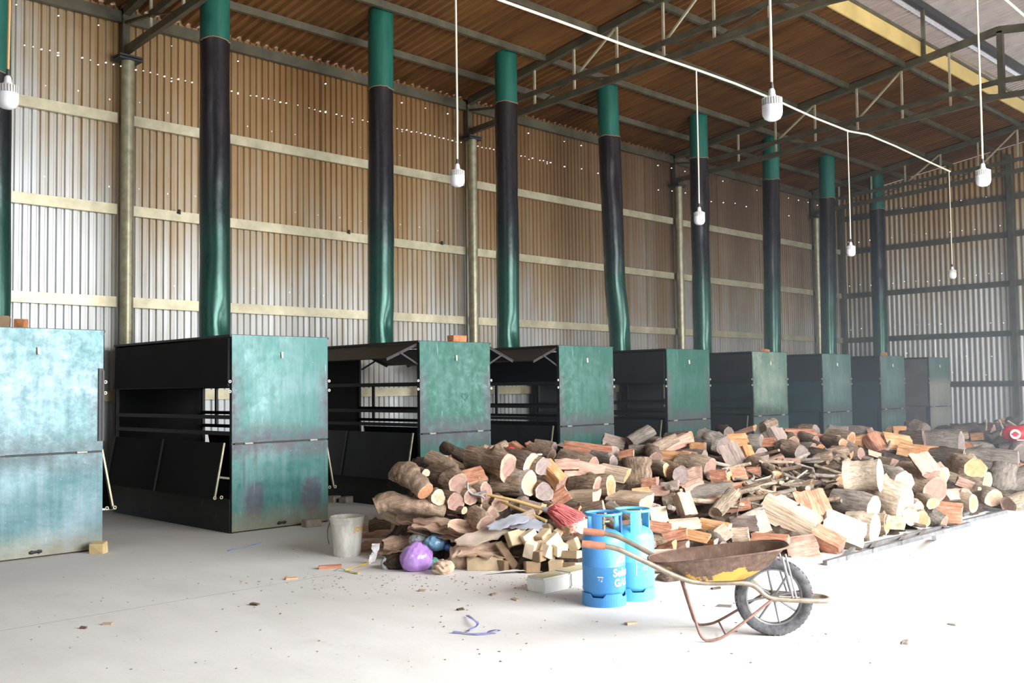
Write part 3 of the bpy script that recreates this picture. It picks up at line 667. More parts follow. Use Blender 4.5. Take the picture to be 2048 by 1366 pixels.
# ------------------------------------------------------------------ gas cylinders
def gas(p, paint, label, big=True):
    t = empty('gas_cylinder', p, label=label, cat='gas cylinder', group='blue gas cylinders')
    R = .155
    MB().lathe([(0, .05), (.10, .055), (.14, .075), (R, .11), (R, .275), (R + .0025, .28), (R, .285), (R, .44), (.148, .475), (.125, .505), (.09, .522), (.04, .53), (0, .532)], 40).put('tank', MAT[paint], t, 50)
    fr = MB(); n = 48; vs = []; fs = []
    for k in range(n + 1):
        a = 2 * PI * k / n + .12; h = .066 if (k % 12) < 5 else .092
        for r in (R + .004, R - .004):
            vs += [(r * math.cos(a), r * math.sin(a), 0), (r * math.cos(a), r * math.sin(a), h)]
    for k in range(n):
        b = k * 4; c2 = b + 4; fs += [(b, c2, c2 + 1, b + 1), (b + 2, b + 3, c2 + 3, c2 + 2), (b + 1, c2 + 1, c2 + 3, b + 3), (b, b + 2, c2 + 2, c2)]
    fr.add(vs, fs); fr.put('foot_ring', MAT[paint], t)
    cr = MB(); cr.torus((0, 0, .642), .128, .011, 'z', 36, 10); cr.put('carry_ring', MAT[paint], t, 60)
    for a in (math.radians(200), math.radians(318), math.radians(80)):
        st = MB(); vs = []
        for da in (-.30, -.15, 0, .15, .30):
            for r in (.136, .128):
                vs += [(r * math.cos(a + da), r * math.sin(a + da), .47), (r * math.cos(a + da), r * math.sin(a + da), .645)]
        fs = []
        for k in range(4):
            b = k * 4; c2 = b + 4; fs += [(b, c2, c2 + 1, b + 1), (b + 2, b + 3, c2 + 3, c2 + 2)]
        fs += [(0, 1, 3, 2), (16, 18, 19, 17)]
        st.add(vs, fs); st.put('collar_strap', MAT[paint], t)
    v = MB().lathe([(.022, .53), (.022, .56), (.014, .565), (.014, .60), (.02, .602), (.02, .62), (0, .622)], 14); v.tube([(0, 0, .58), (.045, -.02, .58)], .011, 8); v.put('valve', MAT['brass'], t, 40)
    return t
g1 = gas(onz(1213, 1216) + Vector((.11, .11, 0)), 'gas_blue', 'nearer blue gas cylinder, white lettering, behind the wheelbarrow grips')
g2p = onz(1273, 1204) + Vector((.11, .11, 0)); g2 = gas(g2p, 'gas_pale', 'farther, paler blue gas cylinder beside the wheelbarrow tray'); g2.rotation_euler = (0, 0, .5)
a0 = math.radians(220 + 50)
for s_, sz, z, aa in (('Sellan', .075, .215, a0 + .10), ('GAS', .072, .145, a0 + .02)):
    vs, fs = text_mesh(s_, sz, .0022); MB().add(wrap(vs, .1575, aa, z), fs).put('lettering', MAT['print_white'], g1)
lg = MB()
for k in range(7):     # white half sun over the name
    t0, t1 = PI * (k + .08) / 7, PI * (k + .92) / 7
    vs = [(.016 * math.cos(t0), .016 * math.sin(t0), 0), (.055 * math.cos(t0), .06 * math.sin(t0), 0), (.055 * math.cos(t1), .06 * math.sin(t1), 0), (.016 * math.cos(t1), .016 * math.sin(t1), 0)]
    lg.add(wrap(vs, .1575, a0 + .06, .305), [(0, 1, 2, 3)])
vs = [(0, 0, 0)] + [(.015 * math.cos(PI * k / 8), .015 * math.sin(PI * k / 8), 0) for k in range(9)]; lg.add(wrap(vs, .1575, a0 + .06, .305), [tuple(range(10))]); lg.put('sun_emblem', MAT['print_white'], g1)
sq = MB()
for (xa, ya, xb, yb) in ((-.02, .02, .022, .02), (-.012, -.005, -.004, .012), (.01, -.006, .018, .016), (.004, -.008, .016, -.008)):
    sq.add(wrap([(xa, ya, 0), (xb, yb, 0), (xb, yb + .005, 0), (xa, ya + .005, 0)], .1575, a0 - 1.05, .19), [(0, 1, 2, 3)])
sq.put('scribble', MAT['print_white'], g1)
bx = MB(); a2 = math.radians(222 - 28.6 + 20)
for (xa, ya, xb, yb) in ((-.045, -.05, .045, -.047), (-.045, .05, .045, .053), (.042, -.05, .045, .053), (-.045, -.05, -.042, .053), (-.045, .012, .03, .014)):
    bx.add(wrap([(xa, ya, 0), (xb, ya, 0), (xb, yb, 0), (xa, yb, 0)], .1575, a2, .24), [(0, 1, 2, 3)])
vs, fs = text_mesh('TO', .03); bx.add(wrap(vs, .1575, a2 + .1, .225), fs); bx.put('printed_box', MAT['print_white'], g2)

# ------------------------------------------------------------------ wheelbarrow
wp = onz(1549, 1270); wp.z = 0
wbz = math.radians(-50)
wbw = empty('wheelbarrow', wp, wbz, label='rusty wheelbarrow with flaking yellow tray and big spoked wheel', cat='wheelbarrow')
def loop(x0, x1, w0, w1, z0, z1, n=40, e=3.2):
    out = []
    for k in range(n):
        a = 2 * PI * k / n; ca, sa = math.cos(a), math.sin(a)
        sx = math.copysign(abs(ca) ** (2 / e), ca); sy = math.copysign(abs(sa) ** (2 / e), sa)
        t = (sx + 1) / 2; out.append(Vector((x0 + (x1 - x0) * t, sy * (w0 + (w1 - w0) * t), z0 + (z1 - z0) * t)))
    return out
LO = [loop(-.77, .09, .24, .23, .463, .563), loop(-.752, .068, .235, .225, .452, .553), loop(-.66, -.03, .21, .19, .40, .44), loop(-.60, -.16, .18, .16, .358, .365)]
def loft(loops, mi):
    n = len(loops[0]); vs = [p for l in loops for p in l]
    fs = [(i * n + k, i * n + (k + 1) % n, (i + 1) * n + (k + 1) % n, (i + 1) * n + k) for i in range(len(loops) - 1) for k in range(n)] + [tuple((len(loops) - 1) * n + k for k in range(n))]
    return vs, fs
tb = MB(); vs, fs = loft(LO, 0); tb.add(vs, fs, 1)
inn = [[p + Vector((0, 0, .004)) if i == 0 else Vector((p.x * .985 - .004, p.y * .97, p.z + .006)) for p in l] for i, l in enumerate(LO)]
vs, fs = loft(inn, 0); tb.add(vs, fs, 0)
n = 40; tb.add(LO[0] + inn[0], [(k, (k + 1) % n, n + (k + 1) % n, n + k) for k in range(n)], 0)
me = tb.data('tray', [MAT['barrow_rust'], MAT['barrow_outside']], 50, recalc=False); put('tray', me, wbw)
MB().tube(LO[0] + [LO[0][0]], .007, 6).put('tray_rim', MAT['barrow_rust'], wbw, 60)
def smooth_path(p, k=4):
    p = [Vector(q) for q in p]
    for _ in range(k):
        q = [p[0]]
        for a, b in zip(p, p[1:]): q += [a * .75 + b * .25, a * .25 + b * .75]
        q.append(p[-1]); p = q
        if len(p) > 60: break
    return p
for s_ in (-1, 1):
    hp = smooth_path([(-1.16, s_ * .27, .60), (-1.0, s_ * .265, .585), (-.9, s_ * .26, .545), (-.58, s_ * .19, .375), (-.45, s_ * .15, .345), (-.2, s_ * .11, .345), (-.12, s_ * .10, .32), (-.06, s_ * .10, .25), (.02, s_ * .095, .238), (.30, s_ * .08, .225), (.33, s_ * .02, .223), (.33, 0, .223)], 3)
    MB().tube(hp, .016, 10).put('handle_pipe', MAT['pipe_worn'], wbw, 60)
    gpt = [Vector((-1.18, s_ * .27, .603)), Vector((-1.13, s_ * .269, .598)), Vector((-1.04, s_ * .266, .588))]
    gr = MB().tube(gpt, [.021, .024, .022], 12)
    gr.put('grip', MAT['grip_rubber'], wbw, 50)
    MB().tube(smooth_path([(-.57, s_ * .17, .36), (-.50, s_ * .19, .12), (-.465, s_ * .2, .014), (-.40, s_ * .2, .012), (-.32, s_ * .19, .035), (-.03, s_ * .11, .238)], 2), .0085, 8).put('leg', MAT['rebar'], wbw, 60)
    MB().tube([(.03, s_ * .16, .51), (.10, s_ * .10, .25)], .0075, 8).tube([(.055, s_ * .13, .52), (.12, s_ * .10, .25)], .006, 8).put('tray_strut', MAT['steel_light'], wbw, 60)
MB().tube([(-.32, -.19, .04), (-.32, .19, .04)], .006, 8).put('cross_rod', MAT['rebar'], wbw)
WR = .238
tt = MB(); prof = [(WR - .066, -.026), (WR - .05, -.038), (WR - .028, -.044), (WR - .010, -.036), (WR, -.014), (WR, .014), (WR - .010, .036), (WR - .028, .044), (WR - .05, .038), (WR - .066, .026)]
n = 56; vs = []
for k in range(n):
    a = 2 * PI * k / n; vs += [(r * math.cos(a), y_, WR + r * math.sin(a)) for r, y_ in prof]
P_ = len(prof); tt.add(vs, [(k * P_ + j, ((k + 1) % n) * P_ + j, ((k + 1) % n) * P_ + (j + 1) % P_, k * P_ + (j + 1) % P_) for k in range(n) for j in range(P_)])
wh = tt.put('wheel', MAT['tyre'], wbw, 40)
tr_ = MB()
for k in range(44):     # tread blocks
    a = 2 * PI * k / 44
    for s_ in (-1, 1):
        M = Matrix.Translation((0, 0, WR)) @ Matrix.Rotation(-a - s_ * .03, 4, 'Y') @ Matrix.Translation((WR - .003, s_ * .018, 0)) @ Matrix.Rotation(s_ * .5, 4, 'X')
        tr_.box(-.006, -.014, -.009, .0005, .012, .009, 0, M)
tr_.put('tread', MAT['tyre'], wh)
rm = MB().torus((0, -.016, WR), WR - .066, .010, 'y', 48, 8).torus((0, .016, WR), WR - .066, .009, 'y', 48, 8)
rr = []
for k in range(48):
    a = 2 * PI * k / 48
    for y_ in (-.018, .018):
        for r in (WR - .066, WR - .075): rr.append((r * math.cos(a), y_, WR + r * math.sin(a)))
fs = []
for k in range(48):
    b, c2 = k * 4, ((k + 1) % 48) * 4; fs += [(b, c2, c2 + 2, b + 2), (b + 1, b + 3, c2 + 3, c2 + 1), (b, b + 1, c2 + 1, c2), (b + 2, c2 + 2, c2 + 3, b + 3)]
rm.add(rr, fs); rm.put('wheel_rim', MAT['rim_steel'], wh, 40)
for k in range(8):
    a = 2 * PI * k / 8 + .39 / 2
    MB().tube([(.025 * math.cos(a), .012 * (-1) ** k, WR + .025 * math.sin(a)), ((WR - .07) * math.cos(a), 0, WR + (WR - .07) * math.sin(a))], .007, 8).put('spoke', MAT['rim_steel'], wh)
MB().tube([(0, -.05, WR), (0, .05, WR)], .028, 16).tube([(0, -.11, WR), (0, .11, WR)], .010, 10).put('hub', MAT['rim_steel'], wh, 40)

# ------------------------------------------------------------------ bucket
bp = onz(690, 1115) + Vector((.09, .09, 0))
bk = empty('bucket', bp, label='dirty white plastic bucket on the floor before the nearest oven', cat='bucket')
MB().lathe([(0, .0), (.118, 0), (.124, .01), (.150, .30), (.158, .302), (.158, .335), (.163, .337), (.163, .365), (.156, .368), (.152, .36), (.147, .31), (.12, .02), (0, .015)], 36, closed=True).put('shell', MAT['bucket_plastic'], bk, 40)
MB().tube(smooth_path([(-.11, .117, .31), (-.155, .1, .24), (-.16, .085, .17), (-.14, .09, .11)], 2), .004, 6).put('wire_handle', MAT['black_rubber'], bk)
vs, fs = text_mesh('JOTUN', .058, .002); MB().add(wrap(vs, .149, math.radians(234 + 62), .235, 0), fs).put('lettering', MAT['print_orange'], bk)
MB().box(-.02, -.004, -.02, .05, .012, .012).put('mortar_crust', MAT['brick_grey'], bk).location = (.12, -.09, .345)

# ------------------------------------------------------------------ foam block, strap, bricks and other small things on the floor
def block(name, mat, c, sx, sy, sz, rz, label, cat, bev=.01, group=None, seed=0, jit=.004, tilt=(0, 0)):
    b = bmesh.new(); bmesh.ops.create_cube(b, size=1); r = random.Random(seed)
    for v in b.verts: v.co = Vector((v.co.x * sx + r.uniform(-jit, jit), v.co.y * sy + r.uniform(-jit, jit), (v.co.z + .5) * sz + r.uniform(-jit, jit) * (v.co.z > 0)))
    if bev: bmesh.ops.bevel(b, geom=b.edges[:], offset=bev, segments=2, affect='EDGES')
    me = bpy.data.meshes.new(name); b.to_mesh(me); b.free(); me.materials.append(MAT[mat])
    o = put(name, me, None, c, label=label, cat=cat, group=group); o.rotation_euler = (tilt[0], tilt[1], rz); return o
a, b = onz(1089, 1189), onz(1175, 1170)
fd = (b - a).normalized(); ang = math.atan2(fd.y, fd.x); nd = Vector((-fd.y, fd.x, 0)); L = .62
o = block('foam_block', 'foam_white', a + fd * .15 + nd * .10, .30, .19, .115, ang, 'white foam block with yellowed top, nearer half, left of the cylinders', 'foam block', .012)
MB().box(-.145, -.085, .1145, .145, .085, .1175).put('yellowed_top', MAT['foam_yellowed'], o)
o = block('foam_block', 'foam_white', a + fd * .465 + nd * .11, .31, .19, .118, ang + .03, 'white foam block touching the foot of the nearer blue cylinder', 'foam block', .012, seed=2)
MB().box(-.15, -.085, .1175, .15, .085, .1205).put('yellowed_top', MAT['foam_yellowed'], o)
def ribbon(pts, wd, name, mat, label, cat):
    pts = smooth_path(pts, 2); vs = []; fs = []
    for i, p in enumerate(pts):
        t = (pts[min(i + 1, len(pts) - 1)] - pts[max(0, i - 1)]).normalized(); s = Vector((-t.y, t.x, .25 * math.sin(i * .7))).normalized() * wd / 2
        vs += [p + s, p - s, p - s + Vector((0, 0, .003)), p + s + Vector((0, 0, .003))]
    for i in range(len(pts) - 1):
        b = i * 4; fs += [(b + j, b + (j + 1) % 4, b + 4 + (j + 1) % 4, b + 4 + j) for j in range(4)]
    return MB().add(vs, fs).put(name, MAT[mat], None, label=label, cat=cat)
zz = lambda pp, zs: [onz(u, v, z) for (u, v), z in zip(pp, zs)]
ribbon(zz([(934, 1231), (948, 1240), (957, 1248), (952, 1254), (938, 1260), (936, 1263)], [.01, .03, .03, .015, .01, .012]) , .018, 'strap', 'strap_blue', 'upper piece of frayed blue strap curling on the bare floor', 'strap')
ribbon(zz([(905, 1264), (925, 1265), (950, 1269), (980, 1267), (1000, 1262), (998, 1259), (975, 1264)], [.008, .008, .006, .006, .015, .03, .008]), .022, 'strap', 'strap_blue', 'longer looped piece of blue strap flat on the bare floor', 'strap')
block('wood_block', 'block_yellow', onz(197, 1106), .12, .13, .10, .75, 'yellow wood block wedged against the foot of the pale left oven', 'block', .004, seed=4, jit=.012)
block('stone_block', 'brick_grey', onz(623, 1053), .2, .12, .085, -.1, 'grey stone block at the right foot of the nearest whole oven', 'block', .006, seed=5)
block('stone_block', 'brick_grey', onz(667, 1004), .17, .13, .085, .3, 'left of two grey blocks beyond the bucket, under the chalk heart oven', 'block', .006, seed=6)
block('stone_block', 'brick_grey', onz(694, 1005), .19, .13, .085, .2, 'right of two grey blocks beyond the bucket', 'block', .006, seed=7)
RT = OH + .008
block('brick', 'brick_orange', ony(914, 684, OY + .28) * 1 + Vector((0, 0, 0)), .26, .13, .1, .05, 'orange brick on top of the chalk heart oven', 'brick', .004, seed=8).location.z = RT
block('plank', 'sawn_tan', Vector((ony(1105, 690, OY + .9).x, OY + .9, RT)), .5, .12, .05, .5, 'short plank on top of the oven behind the log heap', 'plank', .003, seed=9)
block('brick', 'brick_orange', Vector((ony(1530, 697, OY + .25).x, OY + .25, RT)), .34, .1, .06, .3, 'orange brick on top of the crumpled oven', 'brick', .004, seed=10)
block('brick', 'brick_orange', Vector((ony(1768, 706, OY + .3).x, OY + .3, RT)), .3, .12, .09, .3, 'orange brick on the roof of the smooth grey green oven', 'brick', .004, seed=11)
block('plank', 'sawn_brown', Vector((3.55, OY + 1.25, RT + .02)), 1.1, .22, .03, .9, 'long brown board lying on the roof of the pale left oven', 'plank', .003, seed=12)
block('wood_block', 'sawn_brown', Vector((3.36, OY + .35, RT)), .3, .12, .12, 1.2, 'dark brown wood block on the pale left oven', 'block', .004, seed=13)
block('brick', 'brick_orange', Vector((3.52, OY + .33, RT)), .1, .1, .1, .8, 'small orange brick on the pale left oven', 'brick', .004, seed=14)
block('plank', 'sawn_tan', Vector((3.05, OY + .35, RT)), .5, .16, .1, .1, 'grey weathered beam end on the pale left oven at the photo edge', 'plank', .004, seed=15)

# steel frames lying beside the heap
def steel_rack(label, segs, wd=.04):
    t = empty('steel_rack', segs[0][0], label=label, cat='steel rack'); o = Vector(segs[0][0])
    for a, b, nm in segs: MB().bar(Vector(a) - o, Vector(b) - o, wd).put(nm, MAT['galv_frame'], t)
    return t
Z2 = .021
q = lambda u, v, z=Z2: onz(u, v, z)
steel_rack('long grey steel frame flat on the floor along the right front of the heap', [(q(1650, 1126), q(1938, 1048), 'long_rail'), (q(1722, 1094), q(1890, 1054), 'long_rail'), (q(1690, 1116), q(1706, 1098), 'cross_bar'), (q(1742, 1102), q(1752, 1086), 'cross_bar'), (q(1800, 1086), q(1812, 1070), 'cross_bar'), (q(1842, 1073), q(1850, 1061), 'cross_bar'), (q(1868, 1076, .02), q(1868, 1076, .14), 'upright_stub'), (q(1896, 1060), q(1880, 1052), 'cross_bar')])
steel_rack('short grey steel frame at the far right end of the floor frames', [(q(1916, 1046), q(2012, 1023), 'long_rail'), (q(2012, 1023), q(1962, 1017), 'end_rail'), (q(1962, 1017), q(1925, 1030), 'long_rail'), (q(1975, 1030), q(1984, 1027), 'cross_bar')])
# chips and specks on the floor
rg = random.Random(5)
for k, (u, v, l, mt, lab) in enumerate(((510, 1210, .05, 'bark_dark', 'dark bark chip alone on the floor, left of the blue strap'), (167, 1257, .03, 'bark_dark', 'small dark chip on the floor at the lower left'), (215, 1249, .045, 'sawn_tan', 'tan wood chip on the floor at the lower left'), (582, 1158, .07, 'split_orange', 'reddish chip on the floor left of the flat splinter'),
        (845, 1182, .04, 'bark_brown', 'brown chip on the floor below the purple bag'), (921, 1220, .035, 'bark_dark', 'dark chip on the floor just above the blue strap'), (986, 1190, .04, 'bark_brown', 'brown chip on the floor left of the foam blocks'), (1030, 1200, .045, 'bark_brown', 'brown chip on the floor just before the foam blocks'),
        (1262, 1248, .06, 'split_cream', 'cream chip on the floor below the blue cylinders'), (1450, 1213, .07, 'bark_grey', 'grey chip on the floor between the wheelbarrow legs'), (1432, 1178, .05, 'bark_dark', 'dark chip on the floor under the wheelbarrow tray'), (1810, 1286, .06, 'bark_grey', 'grey chip on the white floor at the lower right'), (1905, 1250, .04, 'bark_grey', 'tiny grey chip farthest right on the white floor'))):
    block('wood_chip', mt, onz(u, v, .001), l * 1.4, l * .6, .012, rg.uniform(0, 3), lab, 'wood chip', 0, 'loose chips on the floor', k, .004)
ch = MB()
for k in range(420):
    if k < 230: p = onz(rg.gauss(820, 190), 1150 + abs(rg.gauss(0, 22)))
    else: p = onz(rg.uniform(60, 1900), rg.uniform(1090, 1340))
    if p.y > 9.6 or p.y < -0.5: continue
    s = rg.uniform(.002, .008); M = Matrix.Translation(p) @ Matrix.Rotation(rg.uniform(0, 3), 4, 'Z'); ch.box(-s, -s * .5, 0, s, s * .5, s * .5, 0, M)
ch.put('wood_crumbs', MAT['bark_brown'], None, kind='stuff', label='wood crumbs and dust scattered over the concrete floor', cat='wood crumbs')
SMOKE = .026
# ------------------------------------------------------------------ the heap of firewood
YF = [(4.9, 8.7), (5.45, 7.6), (5.9, 6.55), (6.1, 5.75), (6.5, 5.15), (7.2, 4.8), (8.0, 4.55), (8.7, 4.35), (12, 4.35), (13.5, 4.25), (30, 4.2)]
HR = [(5.2, .15), (5.6, .42), (6.0, .68), (6.6, .74), (7.2, .84), (8, .9), (10, .86), (13.6, .88), (16, .80), (18, .66), (20, .58), (23, .6), (25.5, .5)]
def heap(x, y):
    yf = interp(YF, x); hr = interp(HR, x); yr = 7.35
    if y <= yf: return 0.
    if y < yr: t = (y - yf) / max(.3, yr - yf); h = hr * t ** .72
    elif y < 8.2: h = hr
    else: h = hr * max(0., 1 - (y - 8.2) / 1.15)
    e = x - (5.62 + .9 * max(0., y - 7.45))
    return h * smoothstep(0., .55, e) * (1 - smoothstep(25.2, 26.6, x))
def hit(u, v):
    d = ray(u, v); t = 3.0; last = None
    while t < 40:
        p = EYEP + d * t
        if p.z <= heap(p.x, p.y):
            return p if p.z > .02 or not (700 < u < 900 and v < 1075) else EYEP + d * (9.6 / d.dot(FWD))    # left tip of the heap
        t += .02
    return EYEP + d * 12
def seat(u, v):
    """the stacked fronts of the heap are steeper than its general slope"""
    for u0, u1, v0, vb, k in ((836, 1006, 930, 1046, .38), (1006, 1135, 900, 1002, .42), (1690, 1965, 925, 1052, .62)):
        if u0 <= u < u1 and v0 <= v < vb:
            uc = {836: 925, 1006: 1065}.get(u0, u); b = hit(uc, vb); s = mpp(b); d = ray(u, v); return EYEP + d * ((b - EYEP).dot(FWD) + (vb - v) * s * k + (u - uc) * s * .45)
    return hit(u, v)
core = MB(); GX = [5.0 + .11 * i for i in range(198)]; GY = [4.1 + .11 * j for j in range(50)]; rc = random.Random(11); vs = []
for x in GX:
    for y in GY:
        h = heap(x, y); vs.append((x + rc.uniform(-.03, .03), y + rc.uniform(-.03, .03), h - .125 + rc.uniform(-.05, .05) if h > .02 else -.05))
nY = len(GY); core.add(vs, [(i * nY + j, (i + 1) * nY + j, (i + 1) * nY + j + 1, i * nY + j + 1) for i in range(len(GX) - 1) for j in range(nY - 1)])
core.put('dark_bark_core', MAT['debris'], None, kind='stuff', label='dark bark filler under the logs, shade of the gaps put into its colour', cat='debris')  # filler core, its dark colour stands in for shade between the logs

# ---- unit logs: axis +X from 0 to 1, width about 1 in Y and Z
def unit_round(seed, taper=.0, bend=0.):
    r = random.Random(seed); n = 18; ph = [r.uniform(0, 6.28) for _ in range(4)]; am = (r.uniform(.04, .13), r.uniform(.03, .09), r.uniform(.015, .04)); kn = [(r.uniform(.15, .85), r.uniform(0, 6.28), r.uniform(.08, .2)) for _ in range(3)]
    nz = 8; rings = []
    for j in range(nz):
        x = j / (nz - 1); ring = []; rj = r.uniform(-.05, .05)
        for k in range(n):
            a = 2 * PI * k / n
            rr = .5 * (1 + am[0] * math.sin(2 * a + ph[0]) + am[1] * math.sin(3 * a + ph[1] + x) + am[2] * math.sin(7 * a + ph[2] + 2 * x)) * (1 + taper * x) + r.uniform(-.02, .02) + .03 * math.sin(5 * x + ph[3]) + rj * .5 + sum(h_ * math.exp(-((x - kx) / .1) ** 2 - (math.atan2(math.sin(a - ka), math.cos(a - ka)) / .4) ** 2) for kx, ka, h_ in kn) * (0 < j < nz - 1)
            ring.append((x + (r.uniform(-.012, .012) if 0 < j < nz - 1 else (.05 * math.sin(a + ph[1]) * (1 if j else .6))), rr * math.cos(a), rr * math.sin(a) + bend * math.sin(PI * x)))
        rings.append(ring)
    body = MB().add([p for q in rings for p in q], [(j * n + k, j * n + (k + 1) % n, (j + 1) * n + (k + 1) % n, (j + 1) * n + k) for j in range(nz - 1) for k in range(n)])
    ends = []
    for q, s in ((rings[0], .004), (rings[-1], -.004)):
        cx = sum(p[0] for p in q) / n; cy = sum(p[1] for p in q) / n; cz = sum(p[2] for p in q) / n
        mid = [(p[0] * .5 + cx * .5 + s, p[1] * .5 + cy * .5, p[2] * .5 + cz * .5) for p in q]; rim = [(p[0] + s, cy + (p[1] - cy) * .965, cz + (p[2] - cz) * .965) for p in q]
        ends.append(MB().add(q + rim + mid + [(cx + s, cy, cz)], [(k, (k + 1) % n, n + (k + 1) % n, n + k) for k in range(n)] + [(n + k, n + (k + 1) % n, 2 * n + (k + 1) % n, 2 * n + k) for k in range(n)] + [(2 * n + k, 2 * n + (k + 1) % n, 3 * n) for k in range(n)]))
    b = body.data('round_log', [MAT['bark_brown']], 60)
    return (b, [e.data('cut_end', [MAT['end_pink']], 60) for e in ends], None)
def unit_split(seed, ang):
    """bark arc below, one or two split faces above"""
    r = random.Random(seed); half = math.radians(ang) / 2; na = 9; nz = 7; rings = []; ph = r.uniform(0, 6)
    sc = 1 / max(2 * math.sin(min(half, PI / 2)), .9) if half < PI / 2 else .5
    R = sc if half < PI / 2 else .5
    cz = R * .55 if half < 1.2 else R * .35
    for j in range(nz):
        x = j / (nz - 1); ring = []
        for k in range(na):
            a = -PI / 2 - half + 2 * half * k / (na - 1); rr = R * (1 + .05 * math.sin(3 * a + ph) + r.uniform(-.02, .02)); ring.append((x + (.04 * math.sin(2 * a + ph) if j in (0, nz - 1) else 0), rr * math.cos(a), rr * math.sin(a) + cz))
        rings.append(ring)
    bark = MB().add([p for q in rings for p in q], [(j * na + k, j * na + k + 1, (j + 1) * na + k + 1, (j + 1) * na + k) for j in range(nz - 1) for k in range(na - 1)])
    m = 9 if half < 1.4 else 8; faces = MB(); grid = []
    grooves = [r.uniform(-.03, .03) for _ in range(m + 1)]
    for j in range(nz):
        L_, R_ = Vector(rings[j][0]), Vector(rings[j][-1]); x = rings[j][0][0]
        apex = Vector((j / (nz - 1), r.uniform(-.03, .03), cz + r.uniform(-.03, .03) + .02))
        row = []
        for k in range(m + 1):
            t = k / m
            p = (L_.lerp(apex, t * 2) if t <= .5 else apex.lerp(R_, t * 2 - 1)) if half < 1.4 else L_.lerp(R_, t)
            e = 0 if k in (0, m) else 1
            row.append(p + Vector((r.uniform(-.03, .03) * (j in (0, nz - 1)) * e, 0, (grooves[k] + r.uniform(-.022, .022)) * e)))
        grid.append(row)
    faces.add([p for q in grid for p in q], [(j * (m + 1) + k, j * (m + 1) + k + 1, (j + 1) * (m + 1) + k + 1, (j + 1) * (m + 1) + k) for j in range(nz - 1) for k in range(m)])
    ends = []
    for j, s in ((0, -1), (nz - 1, 1)):
        poly = [Vector(p) for p in rings[j]] + [p for p in reversed(grid[j][1:-1])]
        c = sum(poly, Vector()) / len(poly); mid = [p.lerp(c, .5) for p in poly]; N = len(poly)
        ends.append(MB().add(poly + mid + [c], [(k, (k + 1) % N, N + (k + 1) % N, N + k) for k in range(N)] + [(N + k, N + (k + 1) % N, 2 * N) for k in range(N)]))
    return (bark.data('split_log', [MAT['bark_brown']], 50), [e.data('cut_end', [MAT['end_pink']], 60) for e in ends], faces.data('split_face', [MAT['split_red']], 38))
RND = [unit_round(100 + i, (0, .12, -.1, .25, .05, 0)[i % 6], (0, 0, .05, 0, .08, 0)[i % 6]) for i in range(10)]
SPL = [unit_split(200 + i, (180, 95, 120, 75, 170, 100)[i % 6]) for i in range(12)]
def slotmat(o, mname):
    o.material_slots[0].link = 'OBJECT'; o.material_slots[0].material = MAT[mname]
lg_rng = random.Random(77)
def orient(az, el, roll, lean=True, pos=None):
    a = Vector((math.cos(el) * math.cos(az), math.cos(el) * math.sin(az), math.sin(el)))
    s = Vector((0, 0, 1)).cross(a)
    s = s.normalized() if s.length > 1e-3 else Vector((0, 1, 0)); n = a.cross(s)
    if lean and pos is not None and s.dot(EYEP - pos) < 0: roll = -roll
    z = n * math.cos(roll) + s * math.sin(roll); y = z.cross(a)
    return Matrix((a, y, z)).transposed().to_4x4()
def make_log(name, unit, p, L, wd, ht, M, bark, end, split, label, group):
    M = Matrix.Translation(p) @ M @ Matrix.Diagonal((L, wd, ht, 1))
    o = put(name, unit[0], None, label=label, cat='firewood', group=group); slotmat(o, bark); o.matrix_world = M
    for e in unit[1]: c = put('cut_end', e, o); slotmat(c, end)
    if unit[2]: c = put('split_face', unit[2], o); slotmat(c, split)
    return o
BK = dict(b='bark_brown', g='bark_grey', c='bark_cream', d='bark_dark')
EN = dict(p='end_pink', g='end_grey', c='end_cream', y='end_yellow', b='end_brown', o='end_orange')
SP = dict(r='split_red', o='split_orange', c='split_cream', p='split_pink', g='split_grey')
